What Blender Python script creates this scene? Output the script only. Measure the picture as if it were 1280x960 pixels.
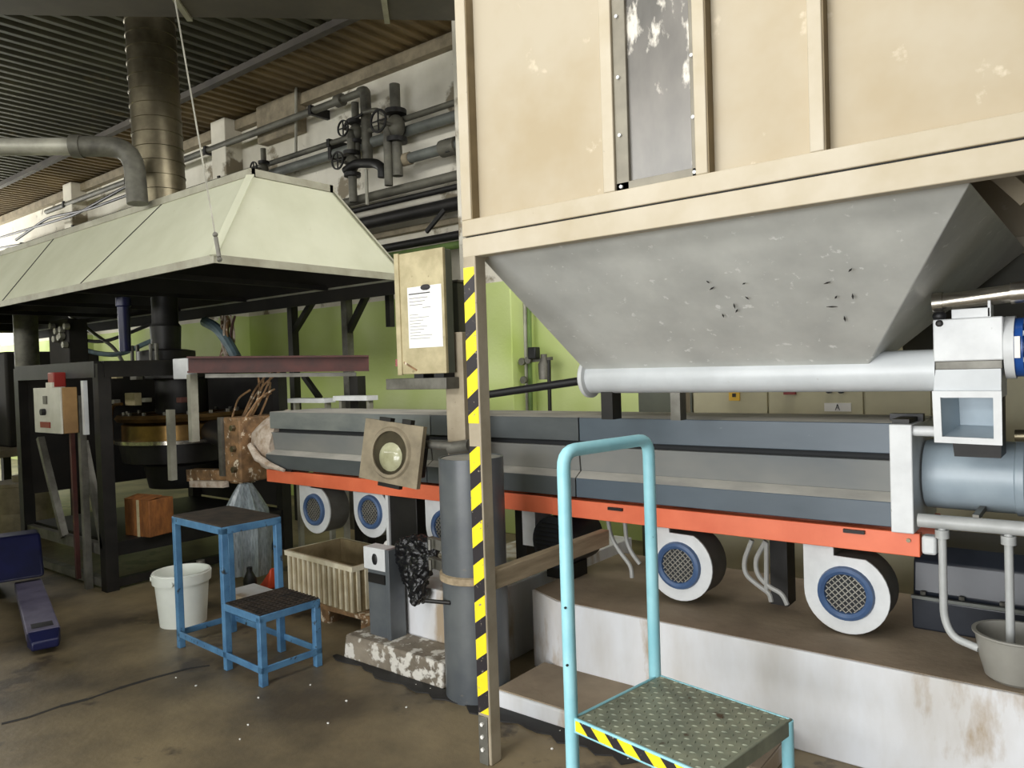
import bpy, bmesh, math, random
from mathutils import Vector, Matrix
random.seed(7)
for o in list(bpy.data.objects): bpy.data.objects.remove(o)
scene = bpy.context.scene
COL = scene.collection
PI = math.pi
V = Vector

# ------------------------------------------------------------------ camera
F, CX, CY, CAMH = 945.0, 640.0, 480.0, 1.55
_vl = V((-560-CX, 499-CY, F)); _vy = V((1385-CX, 436-CY, F))
_y = _vy.normalized(); _x = -_vl.normalized(); _x = (_x - _y*_x.dot(_y)).normalized(); _z = _x.cross(_y)
RM = Matrix((_x, _y, _z))                       # world = RM @ (right, down, forward)
CAM = V((0, 0, CAMH))
def at(px, py, X=None, Y=None, Z=None):
    """point where the ray of photo pixel (px, py) meets a world plane"""
    d = RM @ V(((px-CX)/F, (py-CY)/F, 1.0))
    i, v = (0, X) if X is not None else (1, Y) if Y is not None else (2, Z)
    return CAM + d*((v-CAM[i])/d[i])
cam_d = bpy.data.cameras.new('camera'); cam_d.sensor_width = 36; cam_d.lens = F/1280*36
cam_d.clip_start = .05; cam_d.clip_end = 200
cam_o = bpy.data.objects.new('camera', cam_d); COL.objects.link(cam_o)
r, d, f = (RM @ V(c) for c in ((1,0,0),(0,1,0),(0,0,1)))
cam_o.matrix_world = Matrix(((r.x,-d.x,-f.x,CAM.x),(r.y,-d.y,-f.y,CAM.y),(r.z,-d.z,-f.z,CAM.z),(0,0,0,1)))
scene.camera = cam_o

# ------------------------------------------------------------------ light
w = bpy.data.worlds.new('world'); scene.world = w; w.use_nodes = True
w.node_tree.nodes['Background'].inputs[0].default_value = (.80,.88,1,1)
w.node_tree.nodes['Background'].inputs[1].default_value = .09
def area(name, loc, tgt, sx, sy, power, col):
    l = bpy.data.lights.new(name, 'AREA'); l.shape = 'RECTANGLE'; l.size = sx; l.size_y = sy
    l.energy = power; l.color = col
    o = bpy.data.objects.new(name, l); COL.objects.link(o); o.location = loc
    o.rotation_euler = (V(tgt)-V(loc)).to_track_quat('-Z', 'Y').to_euler()
area('gate_daylight', (-1.6,-5.2,1.25), (-1.2,3,1.2), 6.5, 2.4, 530, (.97,.985,1))
area('clerestory_daylight', (-8.5,-6.0,4.3), (-8.0,5,4.5), 17, 1.2, 860, (1,.99,.95))
area('end_window_daylight', (-19.6,3.2,3.0), (-8,4.2,2.6), 5, 3.2, 480, (1,.99,.96))
area('roof_fill', (-1.4,.2,4.93), (-1.6,.25,0), 6, 1.4, 130, (1,.985,.95))  # fill light added under the closed roof to brighten hood end and tops
area('rear_fill', (-1.0,4.95,4.85), (-4.6,5.2,0), 5, 1.3, 300, (1,.985,.95))  # unseen fill light added behind the bin for back wall and hood end
vs = scene.view_settings
vs.view_transform = 'Standard'; vs.look = 'None'; vs.gamma = 1; vs.use_curve_mapping = False
vs.exposure = 0.0

# ------------------------------------------------------------------ materials
def lin(c): return tuple(((v/255)/12.92 if v/255 <= .04045 else ((v/255+.055)/1.055)**2.4) for v in c)+(1,)
def mat(name, c1, c2=None, rough=.6, metal=0, scale=3, spots=None, spot_scale=30, spot_amt=.3, bump=.0, bscale=60,
        stretch=(1,1,1), detail=5, lo=.35, hi=.65, alpha=None, trans=0):
    m = bpy.data.materials.new(name); m.use_nodes = True
    nt = m.node_tree; N = nt.nodes; L = nt.links; b = N['Principled BSDF']
    b.inputs['Roughness'].default_value = rough; b.inputs['Metallic'].default_value = metal
    tc = N.new('ShaderNodeTexCoord'); mp = N.new('ShaderNodeMapping'); mp.inputs['Scale'].default_value = stretch
    L.new(tc.outputs['Object'], mp.inputs[0])
    def noise(s, dt=5):
        n = N.new('ShaderNodeTexNoise'); n.inputs['Scale'].default_value = s; n.inputs['Detail'].default_value = dt
        n.inputs['Roughness'].default_value = .6; L.new(mp.outputs[0], n.inputs['Vector']); return n.outputs['Fac']
    def ramp(src, a, z):
        r = N.new('ShaderNodeMapRange'); r.inputs[1].default_value = a; r.inputs[2].default_value = z
        L.new(src, r.inputs[0]); return r.outputs[0]
    def mix(fac, a, z):
        x = N.new('ShaderNodeMix'); x.data_type = 'RGBA'
        if isinstance(fac, float): x.inputs[0].default_value = fac
        else: L.new(fac, x.inputs[0])
        for s, v in ((6, a), (7, z)):
            if isinstance(v, tuple): x.inputs[s].default_value = v
            else: L.new(v, x.inputs[s])
        return x.outputs[2]
    col = lin(c1)
    if c2: col = mix(ramp(noise(scale, detail), lo, hi), lin(c1), lin(c2))
    if spots: col = mix(ramp(noise(spot_scale, 8), .72-spot_amt*.35, .78-spot_amt*.35), col, lin(spots))
    if isinstance(col, tuple): b.inputs['Base Color'].default_value = col
    else: L.new(col, b.inputs['Base Color'])
    if bump:
        bp = N.new('ShaderNodeBump'); bp.inputs['Strength'].default_value = bump; bp.inputs['Distance'].default_value = .01
        L.new(noise(bscale, 6), bp.inputs['Height']); L.new(bp.outputs[0], b.inputs['Normal'])
    if trans: b.inputs['Transmission Weight'].default_value = trans
    if alpha is not None: b.inputs['Alpha'].default_value = alpha
    return m
def wall_material():
    m = mat('painted_plaster', (240,236,222), (208,202,186), rough=.85, scale=.9, spots=(140,130,110), spot_scale=2.0, spot_amt=.4, bump=.3, bscale=25)
    nt = m.node_tree; N = nt.nodes; L = nt.links; b = N['Principled BSDF']
    src = b.inputs['Base Color'].links[0].from_socket
    geo = N.new('ShaderNodeNewGeometry'); sp = N.new('ShaderNodeSeparateXYZ'); L.new(geo.outputs['Position'], sp.inputs[0])
    n = N.new('ShaderNodeTexNoise'); n.inputs['Scale'].default_value = 1.3; L.new(geo.outputs['Position'], n.inputs['Vector'])
    n2 = N.new('ShaderNodeMix'); n2.data_type = 'RGBA'; n2.inputs[6].default_value = lin((186,204,118)); n2.inputs[7].default_value = lin((206,218,156))
    rr = N.new('ShaderNodeMapRange'); rr.inputs[1].default_value = .35; rr.inputs[2].default_value = .65; L.new(n.outputs['Fac'], rr.inputs[0]); L.new(rr.outputs[0], n2.inputs[0])
    lt = N.new('ShaderNodeMath'); lt.operation = 'LESS_THAN'; lt.inputs[1].default_value = 2.36; L.new(sp.outputs['Z'], lt.inputs[0])
    mx = N.new('ShaderNodeMix'); mx.data_type = 'RGBA'; L.new(lt.outputs[0], mx.inputs[0]); L.new(src, mx.inputs[6]); L.new(n2.outputs[2], mx.inputs[7])
    L.new(mx.outputs[2], b.inputs['Base Color']); return m
def stripe_material(name, ax, az, period):
    m = bpy.data.materials.new(name); m.use_nodes = True; nt = m.node_tree; N = nt.nodes; L = nt.links; b = N['Principled BSDF']
    b.inputs['Roughness'].default_value = .45
    tc = N.new('ShaderNodeTexCoord'); dt = N.new('ShaderNodeVectorMath'); dt.operation = 'DOT_PRODUCT'
    dt.inputs[1].default_value = (ax/period, 0, az/period); L.new(tc.outputs['Object'], dt.inputs[0])
    fr = N.new('ShaderNodeMath'); fr.operation = 'FRACT'; L.new(dt.outputs['Value'], fr.inputs[0])
    gt = N.new('ShaderNodeMath'); gt.operation = 'GREATER_THAN'; gt.inputs[1].default_value = .46; L.new(fr.outputs[0], gt.inputs[0])
    mx = N.new('ShaderNodeMix'); mx.data_type = 'RGBA'; mx.inputs[6].default_value = lin((42,38,42)); mx.inputs[7].default_value = lin((250,226,40)); L.new(gt.outputs[0], mx.inputs[0])
    n = N.new('ShaderNodeTexNoise'); n.inputs['Scale'].default_value = 55; n.inputs['Detail'].default_value = 6; L.new(tc.outputs['Object'], n.inputs['Vector'])
    rr = N.new('ShaderNodeMapRange'); rr.inputs[1].default_value = .64; rr.inputs[2].default_value = .68; L.new(n.outputs['Fac'], rr.inputs[0])
    m2 = N.new('ShaderNodeMix'); m2.data_type = 'RGBA'; m2.inputs[7].default_value = lin((150,140,120)); L.new(rr.outputs[0], m2.inputs[0]); L.new(mx.outputs[2], m2.inputs[6])
    L.new(m2.outputs[2], b.inputs['Base Color']); return m

M = {}
M['floor'] = mat('floor_concrete', (142,127,98), (84,75,60), rough=.48, scale=1.5, spots=(78,69,56), spot_scale=2.6, spot_amt=.36, bump=.25, bscale=18)
M['wall'] = wall_material()
M['deck'] = mat('roof_deck_steel', (88,86,70), (54,53,44), rough=.6, metal=.3, scale=.8, spots=(100,90,64), spot_scale=1.2, spot_amt=.3)
M['ceil2'] = mat('roof_board_brown', (140,120,84), (96,82,58), rough=.8, scale=.7)
M['beamgrey'] = mat('beam_grey', (92,86,78), (70,66,62), rough=.6, scale=1.5)
M['cream'] = mat('cream_paint', (178,167,145), (166,150,120), rough=.5, scale=1.6, spots=(196,184,160), spot_scale=7, spot_amt=.25, bump=.05, bscale=8)
M['creamframe'] = mat('cream_frame_paint', (190,180,160), (174,161,134), rough=.5, scale=3, spots=(150,138,118), spot_scale=40, spot_amt=.03)
M['postgrey'] = mat('post_paint', (176,164,142), (150,138,116), rough=.55, scale=5, spots=(110,96,78), spot_scale=28, spot_amt=.14)
M['hopper'] = mat('hopper_grey_steel', (208,209,203), (186,187,182), rough=.45, metal=.15, scale=3.2, spots=(228,228,224), spot_scale=26, spot_amt=.26, bump=.08, bscale=9)
M['chip'] = mat('chipped_paint_dark', (48,46,44), (30,30,30), rough=.7)
M['whitesteel'] = mat('white_painted_steel', (222,224,224), (202,204,204), rough=.4, scale=6, spots=(160,158,150), spot_scale=26, spot_amt=.1)
M['tube'] = mat('conveyor_tube_paint', (206,210,212), (192,196,198), rough=.35, scale=4, spots=(170,166,158), spot_scale=14, spot_amt=.1)
M['chrome'] = mat('polished_steel', (206,200,188), (150,144,132), rough=.22, metal=.9, scale=9, stretch=(1,6,6))
M['blue'] = mat('blue_enamel', (34,84,160), (28,70,140), rough=.35, scale=8)
M['ringblue'] = mat('inlet_ring_blue', (78,104,142), (62,86,124), rough=.4, scale=9)
M['cover'] = mat('cover_slate_paint', (84,96,106), (72,83,92), rough=.42, scale=3, spots=(136,142,146), spot_scale=32, spot_amt=.06, stretch=(.4,1,1))
M['cover_dusty'] = mat('cover_dusty_grey', (132,136,130), (96,102,102), rough=.5, scale=4, stretch=(.4,1,1))
M['cover_dark'] = mat('cover_dark_grey', (88,93,94), (66,71,73), rough=.42, scale=3, spots=(136,142,146), spot_scale=32, spot_amt=.06, stretch=(.4,1,1))
M['coverdust'] = mat('cover_dusty_top', (190,186,176), (150,148,142), rough=.75, scale=5, stretch=(.4,1,1))
M['covermid'] = mat('cover_dusty_face', (140,138,130), (100,106,110), rough=.6, scale=1.1, stretch=(.5,1,1))
M['groove'] = mat('dark_gap', (36,38,40), rough=.8)
M['orange'] = mat('orange_paint', (236,122,84), (222,106,70), rough=.45, scale=4, spots=(150,84,60), spot_scale=14, spot_amt=.12)
M['barrel'] = mat('barrel_pale_blue', (168,182,190), (150,164,174), rough=.35, scale=4, spots=(120,128,132), spot_scale=30, spot_amt=.07)
M['galv'] = mat('galvanised_steel', (128,120,98), (94,87,70), rough=.32, metal=.8, scale=4)
M['hood'] = mat('hood_sheet', (208,209,186), (194,195,170), rough=.5, scale=1.6, spots=(186,182,156), spot_scale=14, spot_amt=.1, bump=.04, bscale=6)
M['hoodrim'] = mat('hood_rim', (168,166,148), (140,136,118), rough=.55, scale=4)
M['inside'] = mat('shade_black_steel', (38,34,30), (24,22,20), rough=.8)  # near-black steel; on the hood liner it paints the unlit interior
M['darksteel'] = mat('dark_steel', (40,38,36), (25,24,23), rough=.5, metal=.3, scale=5)
M['midsteel'] = mat('worn_steel', (126,124,116), (90,88,80), rough=.5, metal=.4, scale=7)
M['rust'] = mat('rusty_steel', (158,122,84), (104,80,56), rough=.7, scale=11, spots=(228,214,190), spot_scale=16, spot_amt=.42, bump=.4, bscale=60)
M['redbeam'] = mat('oxide_red_paint', (86,46,40), (60,36,32), rough=.6, scale=5)
M['fibre'] = mat('insulation_wrap', (218,206,192), (172,150,128), rough=.95, scale=16, bump=.9, bscale=60)
M['brass'] = mat('die_bronze', (150,118,70), (96,76,48), rough=.28, metal=.85, scale=3)
M['concrete'] = mat('bare_concrete', (146,136,120), (108,99,86), rough=.9, scale=5, spots=(212,208,198), spot_scale=13, spot_amt=.62, bump=.7, bscale=40)
M['plinth'] = mat('whitewashed_concrete', (226,228,232), (198,194,188), rough=.6, scale=2.4, spots=(168,150,126), spot_scale=2.0, spot_amt=.5, bump=.2, bscale=30, stretch=(1,1,.35))
M['plinthtop'] = mat('plinth_dusty_top', (158,142,120), (128,114,96), rough=.85, scale=2.5, bump=.2, bscale=30)
M['greycyl'] = mat('cylinder_grey_paint', (100,104,105), (76,81,86), rough=.34, scale=3, spots=(110,106,98), spot_scale=18, spot_amt=.12)
M['wood'] = mat('weathered_wood', (176,158,130), (142,126,100), rough=.75, scale=5, stretch=(6,.6,6))
M['stepblue'] = mat('step_blue_paint', (92,140,178), (70,112,150), rough=.5, scale=8, spots=(52,60,66), spot_scale=18, spot_amt=.3)
M['teal'] = mat('pale_teal_paint', (162,218,228), (142,204,216), rough=.45, scale=8, spots=(60,70,70), spot_scale=26, spot_amt=.08)
M['tread'] = mat('tread_plate', (150,154,132), (118,124,108), rough=.55, metal=.2, scale=8, spots=(84,70,52), spot_scale=16, spot_amt=.25)
M['grate'] = mat('dirty_grating', (70,60,50), (44,40,36), rough=.8, scale=12)
M['bucket'] = mat('white_plastic', (236,240,232), (226,230,222), rough=.4, scale=4)
M['crate'] = mat('dirty_cream_plastic', (228,220,196), (196,184,154), rough=.6, scale=7, spots=(120,104,76), spot_scale=12, spot_amt=.15)
M['crateside'] = mat('crate_brown_side', (158,142,108), (122,106,76), rough=.7, scale=6)  # darker and browner than the ribs
M['cratein'] = mat('crate_inside_dirt', (120,104,66), (92,80,54), rough=.8, scale=6)
M['film'] = mat('clear_plastic_film', (176,186,190), (130,140,146), rough=.2, scale=12, alpha=.72, stretch=(5,5,1))
M['blackbag'] = mat('black_plastic', (30,30,32), (16,16,18), rough=.22, scale=20, bump=1.0, bscale=22)
M['redplastic'] = mat('red_orange_plastic', (226,88,50), (200,70,40), rough=.5, scale=8)
M['card'] = mat('brown_cardboard', (150,94,44), (112,68,32), rough=.8, scale=9, stretch=(3,3,1))
M['navy'] = mat('navy_paint', (24,28,70), (16,20,50), rough=.4, scale=4)
M['forkgrey'] = mat('fork_worn_paint', (110,106,128), (86,82,104), rough=.5, scale=7)
M['boxcream'] = mat('enclosure_stone_beige', (196,184,146), (168,156,120), rough=.6, scale=9, spots=(144,130,96), spot_scale=26, spot_amt=.2)
M['boxside'] = mat('enclosure_grey_green', (96,100,86), (78,82,72), rough=.5, scale=3)
M['paper'] = mat('white_paper', (246,246,242), rough=.8)
M['ink'] = mat('black_ink', (48,46,48), rough=.7)
M['greyink'] = mat('grey_print', (150,146,140), rough=.8)
M['lampplate'] = mat('dusty_lamp_plate', (154,142,118), (122,112,92), rough=.7, scale=7, bump=.15)
M['reflector'] = mat('lamp_reflector', (92,84,68), (60,54,44), rough=.3, metal=.5, scale=5)
M['bulb'] = mat('dusty_bulb_glass', (206,206,172), (150,148,116), rough=.12, scale=5)
M['ctrl'] = mat('control_box_grey', (214,212,200), (196,194,180), rough=.5, scale=6)
M['ctrlside'] = mat('control_box_side', (158,124,78), (130,100,62), rough=.6, scale=5)
M['red'] = mat('red_plastic', (138,36,30), rough=.4)
M['black'] = mat('black_plastic_part', (22,22,24), rough=.5)
M['cab'] = mat('cabinet_beige', (206,200,166), (186,180,148), rough=.5, scale=2)
M['yellow'] = mat('yellow_tag', (236,190,60), rough=.5)
M['pipegrey'] = mat('pipe_grey', (112,110,98), (74,72,64), rough=.6, metal=.2, scale=5, stretch=(.5,1,1))
M['pipelight'] = mat('pipe_light', (172,170,156), (132,130,118), rough=.5, metal=.2, scale=4)
M['pipegreen'] = mat('pipe_green', (112,140,72), (84,106,58), rough=.6, scale=4)
M['pipeblue'] = mat('pipe_dusty_blue', (112,116,110), (88,90,86), rough=.5, scale=4)
M['cable'] = mat('pale_cable', (176,176,172), (150,150,146), rough=.5, scale=6)
M['hose'] = mat('blue_grey_hose', (110,132,140), (80,98,104), rough=.5, scale=6)
M['pipedrop'] = mat('pale_drop_pipe', (186,188,186), (164,166,164), rough=.4, scale=8)
M['bowl'] = mat('grey_translucent_plastic', (150,148,140), (136,134,126), rough=.35, scale=6)
M['motor'] = mat('dark_gearbox_paint', (42,46,54), (28,32,40), rough=.38, scale=4)
M['glassdirt'] = mat('dirty_window_glass', (128,124,118), (98,96,92), rough=.25, scale=3.5, spots=(214,208,196), spot_scale=9, spot_amt=.42, stretch=(1,1,.45))
M['winframe'] = mat('window_frame_grey', (140,134,118), (118,112,98), rough=.5, scale=6)
M['hazard'] = stripe_material('hazard_tape', -.72, 1, .147)
M['hazard2'] = stripe_material('hazard_tape_edge', 1, 1.0, .10)
M['volute'] = mat('blower_drum_grey', (112,110,104), (88,86,80), rough=.6, scale=6)
M['olive'] = mat('olive_shade_sheet', (62,60,46), (46,45,36), rough=.6, scale=3)  # shade colour for the sheet behind the hopper
M['grille'] = mat('grille_wire', (176,172,162), (150,146,136), rough=.45, metal=.4, scale=8)
M['stile_shade'] = mat('stile_shade_brown', (128,112,82), (104,90,64), rough=.6, scale=5)  # shade tone for the right sides of the bin stiles
M['white'] = mat('white_detail', (236,234,228), rough=.5)

# ------------------------------------------------------------------ mesh helpers
def frame_for(d):
    d = d.normalized(); u = V((0,0,1)) if abs(d.z) < .95 else V((1,0,0))
    s = d.cross(u).normalized(); return s, s.cross(d).normalized()
def fillet(pts, r, n=5):
    pts = [V(p) for p in pts]; out = [pts[0]]
    for i in range(1, len(pts)-1):
        a, b, c = pts[i-1], pts[i], pts[i+1]
        rr = min(r, (a-b).length*.49, (c-b).length*.49)
        p, q = b+(a-b).normalized()*rr, b+(c-b).normalized()*rr
        for k in range(n+1):
            t = k/n; out.append(p*(1-t)**2+b*2*t*(1-t)+q*t*t)
    return out+[pts[-1]]
class MB:
    def __init__(s, T=None): s.v = []; s.f = []; s.T = T
    def add(s, vs, fs):
        o = len(s.v); s.v += [(s.T @ V(p)) if s.T else V(p) for p in vs]; s.f += [tuple(i+o for i in f) for f in fs]; return s
    def box(s, lo, hi):
        (a,b,c),(d,e,f) = lo, hi
        return s.add([(a,b,c),(d,b,c),(d,e,c),(a,e,c),(a,b,f),(d,b,f),(d,e,f),(a,e,f)],
                     [(0,3,2,1),(4,5,6,7),(0,1,5,4),(1,2,6,5),(2,3,7,6),(3,0,4,7)])
    def hexa(s, p): return s.add(p, [(0,3,2,1),(4,5,6,7),(0,1,5,4),(1,2,6,5),(2,3,7,6),(3,0,4,7)])
    def bar(s, p, q, w, h, side=None):
        p, q = V(p), V(q)
        a, b = frame_for(q-p)
        if side: a = V(side).normalized(); b = a.cross((q-p).normalized())
        c = [a*(i*w/2)+b*(j*h/2) for i, j in ((-1,-1),(1,-1),(1,1),(-1,1))]
        return s.hexa([p+x for x in c]+[q+x for x in c])
    def cyl(s, p, q, r, r2=None, n=20):
        p, q = V(p), V(q); r2 = r if r2 is None else r2; a, b = frame_for(q-p)
        e = [a*math.cos(2*PI*i/n)+b*math.sin(2*PI*i/n) for i in range(n)]
        vs = [p+x*r for x in e]+[q+x*r2 for x in e]
        return s.add(vs, [(i,(i+1)%n,n+(i+1)%n,n+i) for i in range(n)]+[tuple(range(n-1,-1,-1)), tuple(range(n,2*n))])
    def tube(s, pts, r, n=10, fil=0):
        pts = fillet(pts, fil) if fil else [V(p) for p in pts]
        m = len(pts); a, b = frame_for(pts[1]-pts[0]); vs = []
        for i, p in enumerate(pts):
            t = (pts[min(i+1,m-1)]-pts[max(i-1,0)]).normalized()
            a = (a-t*a.dot(t)).normalized(); b = t.cross(a)
            rr = r[i] if isinstance(r, (list,tuple)) else r
            vs += [p+(a*math.cos(2*PI*k/n)+b*math.sin(2*PI*k/n))*rr for k in range(n)]
        fs = [(i*n+k, i*n+(k+1)%n, (i+1)*n+(k+1)%n, (i+1)*n+k) for i in range(m-1) for k in range(n)]
        return s.add(vs, fs+[tuple(range(n-1,-1,-1)), tuple(range((m-1)*n, m*n))])
    def lathe(s, prof, o, ax=(0,0,1), n=28):
        o = V(o); ax = V(ax).normalized(); a, b = frame_for(ax); vs = []; m = len(prof)
        for rr, h in prof:
            vs += [o+ax*h+(a*math.cos(2*PI*k/n)+b*math.sin(2*PI*k/n))*max(rr,1e-4) for k in range(n)]
        fs = [(i*n+k, i*n+(k+1)%n, ((i+1)%m)*n+(k+1)%n, ((i+1)%m)*n+k) for i in range(m) for k in range(n) if i < m-1]
        return s.add(vs, fs+[tuple(range(n-1,-1,-1)), tuple(range((m-1)*n, m*n))])
    def ringlathe(s, prof, o, ax, n=28):          # closed profile (a solid ring)
        o = V(o); ax = V(ax).normalized(); a, b = frame_for(ax); vs = []; m = len(prof)
        for rr, h in prof: vs += [o+ax*h+(a*math.cos(2*PI*k/n)+b*math.sin(2*PI*k/n))*rr for k in range(n)]
        return s.add(vs, [(i*n+k, i*n+(k+1)%n, ((i+1)%m)*n+(k+1)%n, ((i+1)%m)*n+k) for i in range(m) for k in range(n)])
    def prism(s, poly, vec):
        vec = V(vec); n = len(poly); p = [V(x) for x in poly]
        return s.add(p+[x+vec for x in p], [tuple(range(n-1,-1,-1)), tuple(range(n,2*n))]+[(i,(i+1)%n,n+(i+1)%n,n+i) for i in range(n)])
    def ball(s, o, r, n=12, m=8):
        o = V(o); r = r if isinstance(r,(tuple,list)) else (r,r,r); vs = []
        for i in range(1, m):
            t = PI*i/m; vs += [o+V((r[0]*math.sin(t)*math.cos(2*PI*k/n), r[1]*math.sin(t)*math.sin(2*PI*k/n), r[2]*math.cos(t))) for k in range(n)]
        fs = [(i*n+k,(i+1)*n+k,(i+1)*n+(k+1)%n,i*n+(k+1)%n) for i in range(m-2) for k in range(n)]
        return s.add(vs, fs+[tuple(range(n)), tuple(range((m-1)*n-1,(m-2)*n-1,-1))])
    def build(s, name, m, parent=None, bevel=0, smooth=True):
        if parent is not None:
            org = V((0,0,0)); q = parent
            while q: org += q.location; q = q.parent
        else:
            xs = [p.x for p in s.v]; ys = [p.y for p in s.v]
            org = V(((min(xs)+max(xs))/2, (min(ys)+max(ys))/2, min(p.z for p in s.v)))
        me = bpy.data.meshes.new(name); me.from_pydata([p-org for p in s.v], [], s.f)
        bm = bmesh.new(); bm.from_mesh(me); bmesh.ops.recalc_face_normals(bm, faces=bm.faces[:]); bm.to_mesh(me); bm.free()
        if smooth:
            me.polygons.foreach_set('use_smooth', [True]*len(me.polygons)); me.set_sharp_from_angle(angle=math.radians(35))
        me.materials.append(M[m]); o = bpy.data.objects.new(name, me); COL.objects.link(o)
        if parent is not None: o.parent = parent
        else: o.location = org
        if bevel:
            b = o.modifiers.new('bevel','BEVEL'); b.width = bevel; b.segments = 2; b.limit_method = 'ANGLE'; b.angle_limit = .7
        return o
def tag(o, label, cat, group=None):
    o['label'] = label; o['category'] = cat
    if group: o['group'] = group
    return o
def thing(name, label, cat, loc, group=None):
    o = bpy.data.objects.new(name, None); COL.objects.link(o); o.location = loc; o.empty_display_size = .1
    return tag(o, label, cat, group)
def struct(o): o['kind'] = 'structure'; return o
def box(lo, hi, T=None): return MB(T).box(lo, hi)

# ------------------------------------------------------------------ setting
WY = 5.85; CZ = 5.0
struct(box((-20,-9,-.2),(7,WY+.2,0)).build('floor','floor'))
crack = MB()
pts = [at(x,y,Z=0) for x,y in ((2,905),(35,897),(75,883),(110,874),(150,860),(190,848),(235,836),(262,832))]
for i in range(len(pts)-1):
    a, b = pts[i], pts[i+1]; c = (b-a).normalized().cross(V((0,0,1)))*random.uniform(.008,.018)
    crack.prism([a-c, b-c, b+c, a+c], (0,0,.0015))
fl = bpy.data.objects['floor']; crack.build('floor_crack','chip', fl)
db = MB()
for x,y in ((310,907),(220,848),(388,857),(323,873),(508,885),(433,877),(245,858),(700,915),(520,857),(538,862),(410,905),(690,937),(785,950),(300,925)):
    p = at(x,y,Z=0); db.ball(p+V((0,0,.004)), (random.uniform(.004,.008),random.uniform(.004,.007),.004), 6, 4)
db.build('debris','white', fl)['kind'] = 'stuff'
struct(box((-20,WY,0),(7,WY+.2,CZ)).build('wall_back','wall'))
struct(box((-20.2,-9,0),(-20,WY,CZ)).build('wall_left','wall'))
wo_ = MB()
for lo, hi in (((-19.72,.55,1.3),(-19.5,.7,4.7)),((-19.72,5.7,1.3),(-19.5,5.84,4.7)),((-19.72,.55,4.6),(-19.5,5.84,4.75)),((-19.72,.55,1.2),(-19.5,5.84,1.38))): wo_.box(lo,hi)
struct(wo_.build('window_1','whitesteel'))
wf = MB(); wf.box((-20,-2.2,0),(-3.3,-2.0,3.0)); struct(wf.build('wall_light_block','wall'))  # unseen wall added to keep gate light off the left side
# roof deck: trapezoid ribs running towards the wall, then a flat brown strip beside the wall
dk = MB(); SY = 4.88
x = -20; pr = []
while x < 7:
    pr += [(x, CZ), (x+.06, CZ), (x+.085, CZ+.05), (x+.155, CZ+.05)]; x += .18
poly = [(a, -9, b) for a, b in pr]+[(x,-9,CZ+.2),(-20,-9,CZ+.2)]
dk.prism(poly, (0, SY+9, 0)); struct(dk.build('ceiling','deck', smooth=False))
d2 = MB(); pr = []; x = -20
while x < 7:
    pr += [(x,CZ),(x+.06,CZ),(x+.09,CZ+.03),(x+.15,CZ+.03)]; x += .18
d2.prism([(a,SY,b) for a,b in pr]+[(x,SY,CZ+.2),(-20,SY,CZ+.2)], (0,WY-SY,0))
struct(d2.build('ceiling_strip','ceil2', smooth=False))
t = struct(box((-20,SY-.05,CZ-.07),(7,SY+.03,CZ+.005)).build('trim_1','beamgrey'))
struct(box((-20,WY-.10,CZ-.16),(7,WY+.02,CZ-.03)).build('trim_2','lampplate'))
# wall pilasters
p1 = at(600,362,Y=WY-.35); p2 = at(639,400,Y=WY-.35)
struct(box((p2.x-.62,WY-.35,0),(p2.x,WY+.02,CZ-.02)).build('trim_3','wall',bevel=.01))
for i, px in enumerate((274, 82)):
    a = at(px,190,Y=WY-.25); struct(box((a.x-.19,WY-.25,0),(a.x+.15,WY+.02,CZ-.02)).build('trim_%d'%(4+i),'wall',bevel=.01))
# overhead rectangular duct running at an angle below the roof
q0, q1 = at(0,19,Z=4.25), at(560,26,Z=4.25); dv = (q1-q0).normalized(); nn = V((-dv.y,dv.x,0))
if nn.dot(V((-.6,.8,0))) < 0: nn = -nn
a = q0-dv*1.6-nn*.35; b = q1+dv*1.0-nn*.35
od = thing('overhead_duct','grey rectangular sheet-metal duct running diagonally under the ribbed roof','duct',(a+b)/2)
nseg = 4
for k in range(nseg):
    u, v2 = a+(b-a)*(k/nseg)+dv*.004, a+(b-a)*((k+1)/nseg)-dv*.004
    MB().hexa([u, v2, v2+nn*.35, u+nn*.35, u+V((0,0,.5)), v2+V((0,0,.5)), v2+nn*.35+V((0,0,.5)), u+nn*.35+V((0,0,.5))]).build('duct_section','beamgrey',od,bevel=.006)
for k in (1,2,3):
    u = a+(b-a)*(k/nseg); s_ = MB()
    s_.hexa([u+dv*i+nn*j+V((0,0,z)) for z in (-.02,.52) for i,j in ((-.02,-.02),(.02,-.02),(.02,.37),(-.02,.37))]); s_.build('joint_flange','hoodrim',od)
for k in (.3,.75):
    u = a+(b-a)*k+nn*.17+V((0,0,.5)); MB().cyl(u,(u.x,u.y,CZ+.03),.012,n=8).build('hanger_rod','midsteel',od)

# ------------------------------------------------------------------ material bin on posts
BX0, BX1, BY0, BY1 = -1.968, .75, 2.21, 4.08; BT = 3.7
bn = thing('material_bin','large cream sheet-metal granulate bin with grey hopper on striped posts','storage bin',(-.6,3.1,0))
def post(x, y, z0, z1, w=.062): return box((x,y,z0),(x+w,y+w,z1))
pf = post(BX0, BY0, 0, 1.99).build('post','postgrey',bn,bevel=.004)
box((BX0+.002,BY0-.0015,1.34),(BX0+.056,BY0,1.945)).build('hazard_tape','hazard',pf)
box((BX0+.002,BY0-.0015,.20),(BX0+.056,BY0,1.25)).build('hazard_tape','hazard',pf)
box((BX0+.004,BY0-.006,.0),(BX0+.05,BY0,.19)).build('foot_plate','midsteel',pf,bevel=.002)
for z in (.06,.11,.16): MB().cyl((BX0+.026,BY0-.006,z),(BX0+.026,BY0-.014,z),.008,n=6).build('bolt','white',pf)
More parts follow.
